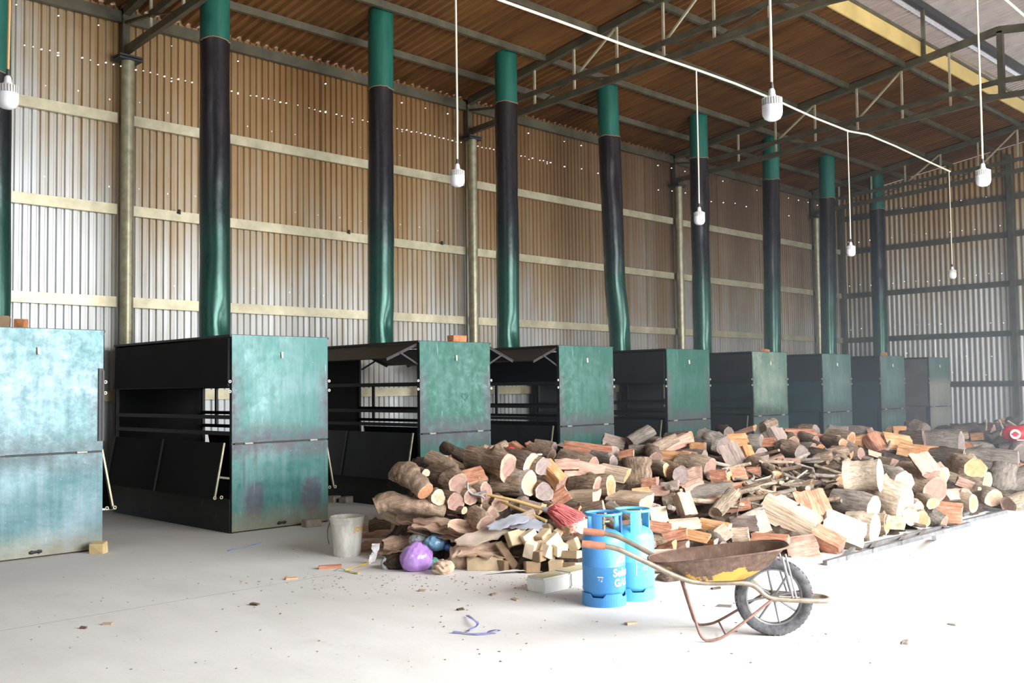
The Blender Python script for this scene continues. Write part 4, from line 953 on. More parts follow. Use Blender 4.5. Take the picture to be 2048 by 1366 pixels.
# round logs: u, v of the visible cut end, face width and height in photo pixels, length m, azimuth and elevation of the body behind it, bark, end, label
R_ = [
 (852, 946, 15, 18, .25, 125, 0, 'b', 'c', 'thin round log end peeping out behind the bent thick log'),
 (917, 968, 36, 42, .48, 128, 6, 'b', 'p', 'large bark covered log with pink face, right of the bent log'),
 (912, 1004, 36, 42, .45, 112, 4, 'b', 'p', 'pink faced round log low in the left stack, its face centre left'),
 (942, 994, 30, 36, .40, 100, 4, 'b', 'p', 'pink faced round log in the left stack, middle of the row of three'),
 (972, 986, 26, 40, .40, 95, 5, 'b', 'p', 'tall oval log end in the left stack below the steel fork head'),
 (877, 995, 26, 30, .35, 125, -4, 'b', 'c', 'hollow pale log beside the orange end of the bent log'),
 (968, 1019, 18, 22, .30, 130, -6, 'b', 'p', 'small round log under the row of three pink ends'),
 (929, 1021, 12, 17, .25, 110, 0, 'b', 'c', 'smallest pale round end in the left stack, low'),
 (1018, 937, 36, 54, .50, 118, 10, 'b', 'p', 'big oval log topping the heap before the third oven, reddish face'),
 (1063, 927, 26, 40, .40, 132, 6, 'd', 'c', 'dark barked log with cream ringed face under a red rag'),
 (1087, 934, 30, 42, .40, 105, 4, 'b', 'g', 'pale grey round log face beside the orange wedge on the crest'),
 (1059, 967, 28, 48, .45, 132, 0, 'g', 'c', 'log with a yellowish white slanting face above the broom handles'),
 (1089, 984, 38, 42, .40, 78, 0, 'b', 'g', 'purplish grey round end in the middle of the left half'),
 (1187, 931, 22, 38, .40, 124, 6, 'b', 'p', 'log with narrow pink face under the big salmon split log'),
 (1227, 925, 18, 26, .3, 125, 10, 'g', 'g', 'mossy grey log end right of the big salmon split log'),
 (1197, 974, 19, 38, .3, 110, 0, 'b', 'p', 'left of two standing oval halves, purple red face'),
 (1222, 973, 23, 42, .3, 105, 0, 'b', 'o', 'right of two standing oval halves, orange red face'),
 (1000, 1008, 40, 36, .35, 85, 0, 'b', 'p', 'broad pink slab face right of the left stack'),
 (986, 1036, 26, 44, .3, 92, 0, 'b', 'p', 'drooping pink wood face below the broad pink slab'),
 (974, 1049, 36, 36, .3, 88, 10, 'b', 'p', 'rounded pink brown log end low behind the bark sheets'),
 (1448, 893, 27, 44, .35, 100, 12, 'g', 'g', 'tall grey log end standing up on the crest left of the crumpled oven'),
 (1586, 887, 28, 28, .4, 110, 5, 'b', 'p', 'round pinkish log end on the crest below the crumpled oven'),
 (1603, 906, 27, 36, .4, 120, 8, 'b', 'g', 'knobby grey brown log below the round pinkish crest log'),
 (1361, 950, 34, 36, .4, 95, 0, 'b', 'g', 'round dark grey log end in the middle slope, above the wheelbarrow'),
 (1334, 940, 18, 25, .45, 135, 5, 'b', 'y', 'log with a small bright yellow end left of a round grey end'),
 (1421, 938, 20, 40, .4, 128, 8, 'b', 'p', 'log with leaning purple oval face in the middle slope'),
 (1523, 915, 32, 36, .35, 90, 5, 'g', 'g', 'grey round log end, upper of two below the big crest stump'),
 (1529, 937, 34, 34, .35, 90, 5, 'b', 'b', 'brown round log end, lower of two, left of the sticks'),
 (1553, 955, 25, 26, .35, 92, 12, 'd', 'y', 'round yellow sawn end shining out of the thin sticks'),
 (1430, 1026, 27, 25, .5, 8, 16, 'c', 'b', 'cream barked log with a dark round end in the front'),
 (1809, 962, 36, 42, .45, 142, 4, 'g', 'c', 'grey log with a square cream end right of the round cream stump'),
 (1871, 980, 42, 50, .65, 146, 10, 'b', 'p', 'thick log with salmon round face at the right front'),
 (1866, 1007, 25, 28, .35, 140, 14, 'c', 'y', 'pale short log leaning below the salmon round face'),
 (1837, 1014, 20, 25, .3, 140, 4, 'c', 'c', 'small cream log end left of the leaning short log'),
 (1822, 1033, 30, 32, .35, 125, 6, 'c', 'c', 'cream yellow log end near the dark forked stick on the floor frame'),
 (1845, 1039, 28, 32, .3, 95, 0, 'c', 'o', 'salmon hearted log end at the foot of the heap behind the frame'),
 (1774, 1047, 16, 34, .35, 140, 0, 'c', 'o', 'barked log with a thin orange end strip at the right front foot'),
 (1748, 1014, 26, 50, .45, 150, 4, 'g', 'c', 'grey barked log with a long cream face below the round cream stump'),
 (1947, 1007, 18, 34, .4, 145, 4, 'c', 'o', 'pale log with salmon end near the short steel frame'),
 (1975, 963, 15, 36, .5, 148, 0, 'c', 'c', 'long pale log with thin cream end at the right of the heap'),
 (1951, 937, 44, 44, .5, 148, 2, 'b', 'o', 'big log with a broad bright orange sawn face at the right'),
 (1884, 952, 26, 36, .35, 135, 6, 'b', 'y', 'dark barked log with a cream yellow oval face at the right'),
 (1937, 892, 19, 19, .85, -28, -4, 'g', 'o', 'rugged long log with small round orange end high on the right'),
 (2016, 1010, 30, 34, .6, -10, 0, 'c', 'b', 'log with a dark brown round end at the right edge'),
 (1687, 890, 18, 24, .35, 120, 10, 'b', 'o', 'log with small orange oval end on the crest before the seventh oven'),
 (1703, 878, 14, 26, .4, 140, 6, 'b', 'o', 'log with thin tan end strip on the crest'),
 (1675, 1011, 46, 46, .4, 70, 0, 'd', 'p', 'pink stump face with a dark hole in the front right'),
]
# split pieces: u, v of the middle, width, height in pixels, azimuth, elevation, roll towards us, bark, split colour, end colour, label
S_ = [
 (949, 955, 40, 36, -25, 12, 40, 'b', 'r', 'y', 'red orange split wedge resting on the left stack'),
 (1105, 948, 34, 50, 95, 40, 60, 'b', 'o', 'p', 'orange red wedge at the crest right of a grey log face'),
 (1134, 931, 48, 36, -20, 0, 20, 'b', 'p', 'p', 'weathered half log under the left end of the big salmon log'),
 (1176, 903, 94, 40, -38, -6, 25, 'b', 'r', 'p', 'big salmon split log on top of the heap before the third oven'),
 (1163, 960, 76, 62, -55, -12, 62, 'g', 'p', 'p', 'large grey pink half log facing us in the middle of the heap'),
 (1163, 997, 58, 40, -58, 5, 55, 'b', 'c', 'c', 'cream split chunk above the red broom'),
 (1121, 995, 32, 36, -20, 30, 60, 'b', 'r', 'c', 'red and cream split piece left of the cream chunk'),
 (1226, 944, 58, 32, -40, -10, 50, 'b', 'c', 'y', 'cream split log left of the grey topped stump'),
 (1184, 1022, 54, 28, -50, 12, -10, 'b', 'g', 'c', 'bark covered half log right of the red broom'),
 (1257, 1006, 68, 52, -60, 0, 65, 'c', 'c', 'c', 'large cracked white cream piece above the blue cylinders'),
 (1252, 910, 30, 24, -30, 10, 30, 'b', 'r', 'y', 'red chip with a cream end lying on the crest'),
 (1281, 900, 46, 17, -30, -4, 0, 'g', 'g', 'g', 'thin grey log on top of the grey topped stump'),
 (1283, 990, 34, 26, -40, 5, 50, 'b', 'o', 'o', 'orange split piece right of the cracked cream piece'),
 (1344, 887, 70, 30, -10, 14, 40, 'b', 'p', 'p', 'splintered pinkish trunk piece with torn fibres on the crest'),
 (1347, 914, 60, 32, -45, -3, 35, 'b', 'o', 'p', 'broad orange cream split log below the splintered piece'),
 (1396, 894, 30, 28, -40, 0, 50, 'b', 'o', 'p', 'square orange split block on the crest before the fourth oven'),
 (1474, 883, 40, 30, -40, 2, 45, 'b', 'o', 'g', 'orange split log on the crest right of the tall grey end'),
 (1507, 884, 34, 24, -42, 2, 20, 'g', 'g', 'g', 'grey barked log on the crest, middle'),
 (1536, 887, 28, 22, -40, 3, 45, 'b', 'r', 'p', 'small red split log left of the big crest stump'),
 (1556, 884, 40, 54, 80, 55, 40, 'g', 'g', 'g', 'big grey stump standing on the crest below the crumpled oven'),
 (1598, 866, 60, 24, -42, -2, 35, 'b', 'r', 'p', 'highest red split log on the crest, below the closed green oven'),
 (1388, 944, 30, 32, -30, 10, 50, 'b', 'p', 'p', 'pinkish split piece right of the round dark grey end'),
 (1467, 915, 36, 54, 85, 60, 40, 'g', 'g', 'g', 'rough grey slab standing on end in the middle slope'),
 (1497, 915, 25, 48, 80, 60, 50, 'b', 'o', 'c', 'narrow cream orange slab standing beside the rough grey slab'),
 (1476, 950, 30, 28, -40, 4, 50, 'b', 'r', 'p', 'red split block, middle of three above the cream barked log'),
 (1437, 950, 32, 27, -40, 4, 50, 'b', 'r', 'g', 'red split block, left of three above the cream barked log'),
 (1506, 945, 28, 24, -40, 4, 50, 'd', 'r', 'b', 'red brown split block, right of three, next to the sticks'),
 (1578, 924, 44, 22, -40, 0, 40, 'b', 'p', 'g', 'pinkish half log above the yellow sawn end'),
 (1414, 986, 100, 30, -20, 8, -5, 'g', 'g', 'g', 'long grey barked slab slanting across the middle slope'),
 (1405, 1004, 64, 16, -35, 6, 20, 'g', 'r', 'g', 'thin red edged slab under the long grey slab'),
 (1437, 974, 52, 18, -30, 10, 40, 'b', 'o', 'p', 'bright orange splinter above the long grey slab'),
 (1368, 1010, 34, 46, 75, 60, 50, 'b', 'c', 'c', 'cream chunk standing on end above the pale board'),
 (1367, 1049, 62, 28, -38, 3, 40, 'b', 'c', 'c', 'rough cream half log behind the wheelbarrow tray'),
 (1349, 1068, 50, 24, -25, 12, 45, 'b', 'r', 'o', 'red orange split log touching the farther blue cylinder'),
 (1384, 1072, 64, 22, -48, -8, 45, 'b', 'o', 'o', 'fibrous orange splinters just behind the wheelbarrow tray'),
 (1428, 1051, 60, 26, -42, -8, 45, 'b', 'o', 'c', 'orange split log above the wheelbarrow tray'),
 (1446, 1068, 26, 28, -30, 30, 60, 'b', 'p', 'p', 'pink triangle of split wood above the tray middle'),
 (1480, 1068, 34, 28, -40, 5, 60, 'c', 'c', 'c', 'nearly white split block above the tray middle'),
 (1540, 1078, 70, 24, -45, 0, 45, 'b', 'r', 'p', 'fibrous red split log at the front tip of the wheelbarrow tray'),
 (1490, 1043, 52, 34, -48, 5, 50, 'b', 'g', 'c', 'half log with a flat brown face above the wheelbarrow'),
 (1521, 1046, 30, 44, 90, 65, 50, 'c', 'c', 'c', 'smooth cream piece standing right of the flat brown face'),
 (1582, 1030, 112, 62, -72, -26, 48, 'b', 'c', 'c', 'largest slanting split log, cream with red streaks, behind the wheel'),
 (1627, 1019, 58, 68, 60, 50, 10, 'c', 'r', 'p', 'hollow rough bark stump right of the largest slanting log'),
 (1607, 981, 38, 34, -45, 20, 65, 'c', 'c', 'y', 'cream disc of wood below the sticks'),
 (1632, 981, 40, 32, -40, 15, 55, 'c', 'c', 'c', 'white triangular chunk beside the cream disc'),
 (1648, 972, 48, 30, -45, 0, 55, 'c', 'c', 'c', 'tan split block above the white triangular chunk'),
 (1727, 953, 66, 62, -40, 6, -20, 'c', 'c', 'c', 'biggest round cream stump on the right half of the heap'),
 (1778, 999, 68, 62, -55, -14, 5, 'c', 'c', 'c', 'rough cream trunk chunk below the round cream stump'),
 (1684, 1066, 80, 74, -60, -22, 30, 'c', 'c', 'c', 'huge white barked chunk at the front corner of the heap'),
 (1655, 1082, 44, 60, -58, -25, 70, 'd', 'r', 'p', 'brown red split side piece leaning under the huge white chunk'),
 (1722, 1052, 50, 56, -50, -6, 10, 'c', 'c', 'c', 'rough pale chunk right of the huge white chunk'),
 (1604, 1094, 60, 50, -30, 10, 65, 'c', 'p', 'c', 'pale rose split piece on the floor behind the barrow wheel'),
 (1757, 1046, 36, 36, -45, -5, 15, 'c', 'c', 'c', 'pale rough barked chunk at the foot, left of the orange strip'),
 (1792, 1044, 34, 34, -45, 0, 30, 'c', 'c', 'c', 'cream split chunk at the foot behind the steel rails'),
 (1893, 1027, 56, 40, -50, -5, 60, 'c', 'r', 'p', 'large salmon split piece at the foot by the short steel frame'),
 (1872, 1037, 36, 26, -60, -20, 10, 'g', 'g', 'p', 'grey barked slab leaning left of the salmon split piece'),
 (1909, 990, 44, 38, -30, 0, 20, 'c', 'p', 'p', 'rough pale chunk right of the salmon round face'),
 (1868, 951, 20, 32, 80, 50, 60, 'c', 'c', 'c', 'thin cream slab leaning at the right slope'),
 (1850, 929, 44, 38, 60, 40, 10, 'b', 'p', 'p', 'rugged grey brown root piece on the right slope'),
 (1895, 917, 64, 40, -40, -6, 15, 'd', 'g', 'g', 'dark grey half log below the crest at the right'),
 (1887, 886, 68, 44, -35, -3, 0, 'g', 'g', 'g', 'thick grey log on the crest before the ash stained oven'),
 (1985, 924, 96, 46, -30, -6, -5, 'g', 'g', 'g', 'longest thick grey log at the right edge of the heap'),
 (2003, 958, 60, 50, 50, 40, 0, 'g', 'g', 'g', 'gnarled root stump at the right under the longest grey log'),
 (2035, 962, 40, 60, -30, 20, 10, 'g', 'c', 'g', 'pale rough trunk at the right photo edge'),
 (1795, 889, 52, 40, -30, -10, 50, 'b', 'o', 'o', 'bright salmon orange split log on the crest before the eighth oven'),
 (1818, 899, 40, 28, -45, -12, 50, 'b', 'o', 'o', 'salmon split piece right below the bright orange one'),
 (1853, 905, 48, 26, -40, -6, 45, 'b', 'o', 'o', 'flat orange split log right of the salmon pieces'),
 (1657, 878, 40, 26, -42, -3, 40, 'b', 'r', 'g', 'red brown split log on the crest before the closed oven'),
 (1676, 867, 40, 24, -42, 0, 5, 'g', 'g', 'g', 'grey barked log topping the crest before the closed oven'),
 (1727, 880, 38, 34, -35, 5, 50, 'b', 'o', 'p', 'orange fibrous split block on the crest before the seventh oven'),
 (1721, 862, 44, 18, -45, -8, 10, 'g', 'g', 'g', 'flat grey slab topping the orange fibrous block'),
 (1750, 888, 30, 40, 70, 50, 55, 'd', 'r', 'b', 'dark red split slab standing on the crest'),
 (1757, 869, 46, 16, -55, -14, 20, 'b', 'r', 'p', 'sloping thin red log behind the dark red slab'),
 (1824, 877, 46, 26, -40, 0, 10, 'd', 'g', 'b', 'dark brown log behind the bright salmon orange log'),
 (1920, 872, 30, 16, -40, 5, 50, 'c', 'c', 'y', 'small cream yellow chip behind the thick grey crest log'),
 (1953, 871, 24, 16, -40, 5, 50, 'b', 'o', 'o', 'small orange chip behind the rugged long log'),
 (1318, 1030, 20, 34, 70, 30, 45, 'b', 'g', 'p', 'narrow brown piece left of the pale board'),
 (1300, 966, 30, 30, -40, 10, 40, 'b', 'r', 'p', 'red split piece at the right of the standing oval halves'),
 (1320, 985, 36, 26, -40, 0, 40, 'b', 'p', 'p', 'pinkish half log right of the orange split piece'),
 (1340, 970, 34, 22, -35, 12, 30, 'd', 'g', 'g', 'dark grey slab under the round dark grey end'),
 (1385, 975, 40, 30, -25, 20, 50, 'b', 'p', 'p', 'purplish split wedge left of the bright orange splinter'),
 (1340, 1001, 26, 20, -35, 10, 20, 'c', 'c', 'y', 'small tan half round piece above the pale board'),
 (1375, 1155, 44, 24, -40, 0, 10, 'd', 'g', 'g', 'dark barked chunk on the floor under the wheelbarrow tray'),
 (1334, 1163, 30, 30, 60, 10, 10, 'd', 'g', 'b', 'dark brown chunk on the floor beside the farther cylinder'),
 (1330, 1125, 50, 46, -45, 0, 45, 'b', 'p', 'p', 'pink split log on the floor behind the wheelbarrow tray'),
 (1530, 1108, 44, 26, -45, 0, 50, 'b', 'p', 'p', 'rose split log on the floor under the front of the tray'),
 (760, 1050, 44, 22, -30, 4, 0, 'b', 'g', 'p', 'short thick branch end at the far left foot of the heap'),
 (820, 1000, 60, 14, -35, -6, 30, 'b', 'r', 'o', 'reddish splinter between the bent log and the long curved log'),
 (1010, 970, 60, 30, -40, 0, 0, 'b', 'g', 'g', 'bark covered log lying under the big oval log'),
 (1065, 1012, 40, 30, -45, -10, 30, 'd', 'g', 'y', 'dark log with a yellow end below the broom handles'),
 (1055, 1045, 40, 36, -20, 20, 60, 'b', 'c', 'y', 'pale wedge with an orange core left of the red broom'),
 (1030, 1055, 54, 22, -40, -4, 30, 'b', 'r', 'p', 'reddish half log low behind the tilted boards'),
 (1140, 1080, 60, 24, -40, 0, 10, 'b', 'g', 'g', 'greyish log under the head of the red broom'),
]
used = []; REF = []
for i, (u, v, wpx, hpx, L, az, el, bk, en, lab) in enumerate(R_):
    p = seat(u, v); s = mpp(p); used.append((u, v, max(wpx, hpx) * .5))
    p = p - (p - EYEP).normalized() * (.06 if u < 1130 else .1); s = mpp(p)
    va = math.atan2(p.y, p.x); sg = 1 if math.radians(az) > va else -1          # the cut face turns away from us as far as its outline shows
    M = orient(va + sg * math.acos(max(.3, min(.93, wpx / hpx))), math.radians(el), lg_rng.uniform(-.3, .3), False)
    make_log('round_log', RND[i % 10], p, L, hpx * s * 1.04, hpx * s * 1.04, M, BK[bk], EN[en], None, lab, 'round logs of the heap'); REF.append((u, v, lab))
for i, (u, v, wpx, hpx, az, el, ro, bk, sp, en, lab) in enumerate(S_):
    p = seat(u, v); s = mpp(p); used.append((u, v, max(wpx, hpx) * .42))
    if ro <= 20 and sp in 'gc':            # bark covered bodies lying across
        p = seat(u, v); s = mpp(p); used.append((u, v, max(wpx, hpx) * .42)); va = math.atan2(p.y, p.x); hi = min(wpx, hpx); lo_ = max(wpx, hpx)
        M = orient(va - PI / 2 + math.radians((az + 40) * .5 - 14), math.radians(el if el < 40 else 70), lg_rng.uniform(-1, 1), False); ax = M @ Vector((1, 0, 0))
        make_log('round_log', RND[(i * 3) % 10], p - ax * lo_ * s * .5 + (p - EYEP).normalized() * hi * s * .45, lo_ * s, hi * s * 1.1, hi * s * 1.1, M, BK[bk], EN[en], None, lab, 'round logs of the heap'); REF.append((u, v, lab)); continue
    if -65 < az < -15 and i % 4: az -= 28
    a = math.radians(az); e = math.radians(el); M = orient(a, e, math.radians(ro), True, p); ax = M @ Vector((1, 0, 0))
    standing = hpx > wpx * 1.1
    Lpx = (hpx if standing else wpx); foreshort = math.sqrt(max(.3, 1 - ax.dot((p - EYEP).normalized()) ** 2)); L = Lpx * s / foreshort; wd = (wpx if standing else hpx) * s
    c = p - ax * L * .5 - (p - EYEP).normalized() * wd * .12
    make_log('split_log', SPL[i % 12], c, L, wd * 1.12, wd * 1.12, M, BK[bk], EN[en], SP[sp], lab, 'split logs of the heap'); REF.append((u, v, lab))
def bent_log(uvr, bark, ends, label, back=0.):
    p0 = seat(uvr[0][0], uvr[0][1]); s = mpp(p0); w_ = (p0 - EYEP).normalized(); pts = []; rs = []
    for u, v, r, b in uvr:
        pts.append(p0 + RGT * (u - uvr[0][0]) * s - UPV * (v - uvr[0][1]) * s + w_ * b); rs.append(r * s); used.append((u, v, r))
    n = len(pts); fine = []; fr_ = []
    for i in range((n - 1) * 5 + 1):
        t = i / 5; k = min(int(t), n - 2); f = t - k; q0, q1, q2, q3 = pts[max(0, k - 1)], pts[k], pts[k + 1], pts[min(n - 1, k + 2)]
        fine.append(.5 * ((2 * q1) + (q2 - q0) * f + (2 * q0 - 5 * q1 + 4 * q2 - q3) * f * f + (3 * q1 - q0 - 3 * q2 + q3) * f ** 3)); fr_.append((rs[k] * (1 - f) + rs[k + 1] * f) * (1 + .05 * math.sin(i * 1.9)))
    c0 = fine[0].copy(); loc = [q_ - c0 for q_ in fine]
    o = MB().tube(loc, fr_, 18, caps=False).put('round_log', MAT[bark], None, 60, loc=c0, label=label, cat='firewood', group='round logs of the heap')
    for a_, b_, r, m_ in ((loc[0], loc[1], fr_[0], ends[0]), (loc[-1], loc[-2], fr_[-1], ends[1])):
        d_ = (a_ - b_).normalized(); e_ = MB().lathe([(0, .02), (.25, .02), (.49, .0), (.5, -.01)], 18).put('cut_end', MAT[m_], o)
        sd_ = d_.orthogonal().normalized(); M = Matrix((sd_, d_.cross(sd_), d_)).transposed().to_4x4(); M.translation = a_; e_.matrix_local = M @ Matrix.Diagonal((r * 2, r * 2, r * 2, 1))
    REF.append((uvr[0][0], uvr[0][1], label)); return o
bent_log([(851, 984, 18, -.08), (836, 966, 21, .0), (818, 949, 26, .1), (801, 949, 25, .16), (793, 964, 19, .16)], 'bark_brown', ('end_orange', 'end_brown'), 'bent thick log, orange end, crowning the left tip of the heap')
bent_log([(888, 1018, 17, .05), (850, 1013, 17, .0), (815, 1010, 18, -.02), (778, 1003, 21, -.04), (752, 1012, 17, -.06)], 'bark_brown', ('end_pink', 'end_orange'), 'long curved log lying across at the left tip of the heap')
bent_log([(822, 1040, 14, .0), (850, 1036, 18, .0), (890, 1044, 20, .0), (936, 1054, 18, .05)], 'bark_brown', ('end_pink', 'end_orange'), 'wide rough log lying across, above the bark sheets')
# the upright grey stump with rooty bark
p = hit(1274, 945); s = mpp(p)
make_log('round_log', RND[4], p - Vector((0, 0, 30 * s)) , 58 * s, 58 * s, 50 * s, orient(.4, 1.45, 0, False), 'bark_brown', 'end_grey', None, 'upright stump with dark grey sawn top on the crest', 'round logs of the heap'); used.append((1274, 942, 30))
# pieces in between, to fill the slope
fr = random.Random(2024)
def core_of(lab):
    w_ = lab.split(','); w_ = w_[0].split(); out = []
    for q_ in w_:
        if len(out) >= 3 and q_ in ('on', 'at', 'in', 'above', 'below', 'behind', 'resting', 'right', 'left', 'under', 'lying', 'beside', 'to', 'with', 'before', 'near', 'by', 'peeping', 'facing', 'standing', 'leaning', 'crowning', 'topping', 'slanting', 'high', 'low', 'just', 'touching', 'between', 'sticking', 'of', 'shining', 'topping', 'across'): break
        out.append(q_)
    return ' '.join(out[:7])
seen = set()
def near_label(u, v, what):
    for a, b, lab in sorted(REF, key=lambda q_: (q_[0] - u) ** 2 + 1.5 * (q_[1] - v) ** 2)[:9]:
        dx, dy = u - a, v - b
        pl = ('right of' if dx > 0 else 'left of') if abs(dx) > abs(dy) * 1.2 else ('below' if dy > 0 else 'above')
        t = f'{what} {pl} the {core_of(lab)}'
        if t not in seen and len(t.split()) <= 16: seen.add(t); return t
    return t
nf = 0
BW = dict(b='brown', g='grey', c='cream', d='dark'); EW = dict(p='pinkish', g='grey', c='cream', y='yellow', b='brown', o='orange'); SW = dict(r='red', o='orange', c='cream', p='pinkish', g='grey')
for trial in range(6000):
    if nf >= 190: break
    x = 5.9 + fr.random() ** 1.25 * 17.5; y = fr.uniform(4.5, 8.1)
    h = heap(x, y)
    if h < .12: continue
    d = Vector((x, y, h)) - EYEP; z = d.dot(FWD); u = 1024 + F_PX * d.dot(RGT) / z; v = 683 - F_PX * d.dot(UPV) / z
    if not 780 < u < 2100: continue
    if 1490 < u < 1680 and 925 < v < 1010: continue
    if 850 < u < 1010 and v > 1030: continue
    if 1000 < u < 1210 and v > 1030: continue
    wpx = fr.uniform(18, 34) if u < 1700 else fr.uniform(18, 38)
    if any((u - a) ** 2 + (v - b) ** 2 < (r + wpx * .25) ** 2 for a, b, r in used): continue
    used.append((u, v, wpx * .45)); nf += 1
    p = Vector((x, y, h)); p = p + (p - EYEP).normalized() * .07; s = mpp(p); va = math.atan2(y, x)
    pale = u > 1640 and v > 930
    if fr.random() < .55:
        M = orient(va + math.radians(fr.choice((1, 1, 1, -1)) * fr.uniform(15, 62)), math.radians(fr.uniform(-10, 25)), 0, False); bk = 'c' if pale else fr.choice('bbgd'); en = fr.choice('ccyop') if pale else fr.choice('ppggoby')
        make_log('round_log', RND[fr.randrange(10)], p, fr.uniform(.22, .4), wpx * s * .95, wpx * s, M, BK[bk], EN[en], None, near_label(u, v, f'{"small" if wpx < 25 else "medium"} {BW[bk]} log with {EW[en]} end'), 'smaller round logs between the big ones')
    else:
        M = orient(va - PI / 2 - math.radians(fr.uniform(-25, 60)), math.radians(fr.uniform(-28, 28)), math.radians(fr.uniform(15, 75)), True, p); L = wpx * s * fr.uniform(1.1, 1.8); wd = wpx * s * fr.uniform(.65, 1.0)
        bk = 'c' if pale else fr.choice('bbgd'); sp = fr.choice('ccpo') if pale else fr.choice('rroppggc')
        make_log('split_log', SPL[fr.randrange(12)], p - (M @ Vector((1, 0, 0))) * L * .5, L, wd, wd, M, BK[bk], EN['c' if pale else fr.choice('ppgo')], SP[sp], near_label(u, v, f'{"small" if wpx < 25 else "medium"} {SW[sp]} split piece'), 'smaller split pieces between the big ones')
# thin sticks
for k in range(90):
    if k < 70: u, v = fr.gauss(1570, 55), fr.gauss(968, 22)
    else: u, v = fr.uniform(1330, 1700), fr.uniform(925, 1045)
    p = hit(u, v); s = mpp(p); L = fr.uniform(.3, .75); az = math.radians(fr.uniform(-100, 60)); el = math.radians(fr.uniform(-18, 22)); r = fr.uniform(.012, .032)
    mt = fr.choice(('bark_grey', 'bark_grey', 'bark_brown', 'bark_cream'))
    a = Vector((math.cos(el) * math.cos(az), math.cos(el) * math.sin(az), math.sin(el))); sd = a.cross(Vector((0, 0, 1))); b = fr.uniform(-.1, .1)
    MB().tube([-a * L / 2, -a * L / 6 + sd * b * L, a * L / 6 + sd * b * L * 1.2, a * L / 2], [r, r * .95, r * .85, r * .7], 8).put('branch', MAT[mt], None, 60, loc=p + Vector((0, 0, fr.uniform(0, .06))), label=near_label(u, v, f'{"thin" if r < .02 else "thick"} {mt[5:]} bare branch'), cat='branch', group='thin branches in the heap')
def stick(uv, r, mat, label, lift=.05):
    ps = [hit(u, v) + Vector((0, 0, lift)) for u, v in uv]; MB().tube(ps, [r * (1 - .25 * i / len(ps)) for i in range(len(ps))], 8).put('branch', MAT[mat], None, 60, label=label, cat='branch')
stick([(1650, 905), (1660, 922), (1680, 935), (1700, 945)], .018, 'bark_grey', 'pale bare branch sticking up left of the round cream stump')
stick([(1510, 992), (1530, 1002), (1546, 1018)], .03, 'bark_cream', 'curved pale branch arching left of the largest slanting log')
stick([(1549, 975), (1547, 1000), (1543, 1015)], .025, 'bark_brown', 'short upright branch beside the curved pale branch')
stick([(1488, 985), (1480, 1010), (1473, 1045)], .008, 'bark_dark', 'long thin twig standing above the wheelbarrow')
stick([(1803, 1035), (1815, 1048), (1835, 1060), (1850, 1062)], .022, 'bark_dark', 'dark forked stick lying over the steel rails')
stick([(1776, 905), (1780, 890)], .02, 'bark_grey', 'stub of a branch standing before the bright salmon log')

# ---- bark sheets, boards and sawn offcuts at the foot of the heap
def sheet(u, v, wpx, hpx, az, tilt, curl, mat, label, name='bark_sheet', cat='bark', seed=0, lift=.02, th=.010):
    p = hit(u, v) if heap(onz(u, v).x, onz(u, v).y) > .0 else onz(u, v); s = mpp(p); r = random.Random(seed); nx, ny = 14, 6; L, W = wpx * s * 1.32, hpx * s * 2.1; top = []
    ea = [r.uniform(.6, 1) for _ in range(nx + 1)]
    for i in range(nx + 1):
        t = i / nx - .5; tap = (1 - abs(2 * t) ** 3 * .55) * ea[i]
        for j in range(ny + 1):
            q = j / ny - .5; top.append(Vector((t * L + r.uniform(-.01, .01), q * W * tap, curl * W * (4 * q * q) - curl * W * .5 + .02 * math.sin(5 * t + seed) + r.uniform(-.004, .004))))
    bot = [v_ - Vector((0, 0, th)) for v_ in top]; N = len(top); w1 = ny + 1; fs = []
    for i in range(nx):
        for j in range(ny):
            a = i * w1 + j; fs += [(a, a + w1, a + w1 + 1, a + 1), (N + a, N + a + 1, N + a + w1 + 1, N + a + w1)]
    rimi = [j for j in range(ny)] + [i * w1 + ny for i in range(nx)] + [nx * w1 + j for j in range(ny, 0, -1)] + [i * w1 for i in range(nx, 0, -1)]
    for k in range(len(rimi)): a, b = rimi[k], rimi[(k + 1) % len(rimi)]; fs.append((a, b, N + b, N + a))
    o = MB().add(top + bot, fs).put(name, MAT[mat], None, 50, label=label, cat=cat); o.matrix_world = Matrix.Translation(p + Vector((0, 0, lift))) @ orient(math.radians(az), math.radians(tilt), math.radians(28), True, p); return o
BS = [(765, 1078, 76, 34, -40, 6, .35, 'curled brown bark sheet right of the bucket, like a scoop'), (858, 1045, 100, 34, -48, -8, .3, 'long curved bark sheet over the long curved log'), (900, 1066, 120, 28, -50, -10, .22, 'longest reddish bark sheet sloping to the right'),
      (805, 1085, 60, 26, -30, 8, -.3, 'dark arched bark sheet above the white rag'), (875, 1072, 90, 18, -46, -6, .2, 'narrow bark strip in the middle of the bark sheets'), (950, 1060, 80, 26, -38, -4, .2, 'pinkish bark sheet above the tilted boards'),
      (735, 1106, 76, 26, -35, 4, .3, 'crusty brown bark slab lying right against the bucket'), (793, 1102, 70, 26, -40, 0, .25, 'mossy bark slab behind the white rag'), (918, 1084, 70, 20, -60, -14, .2, 'bark strip slanting down right of the blue bag'),
      (985, 1108, 110, 30, -38, 2, .15, 'flat bark sheet under the tilted boards'), (760, 1060, 60, 20, -30, 10, .3, 'small curled bark piece at the left foot of the heap'), (900, 1135, 60, 20, -30, 6, .4, 'crumpled brown bark leaf right of the purple bag')]
for k, (u, v, w_, h_, az, ti, cu, lab) in enumerate(BS): sheet(u, v, w_, h_, az, ti, cu, 'bark_sheet', lab, seed=k)
sheet(985, 1082, 125, 24, -14, 10, .0, 'weathered', 'tilted weathered board pointing up to the right, orange at its low end', 'board', 'board', 31, .09, .018)
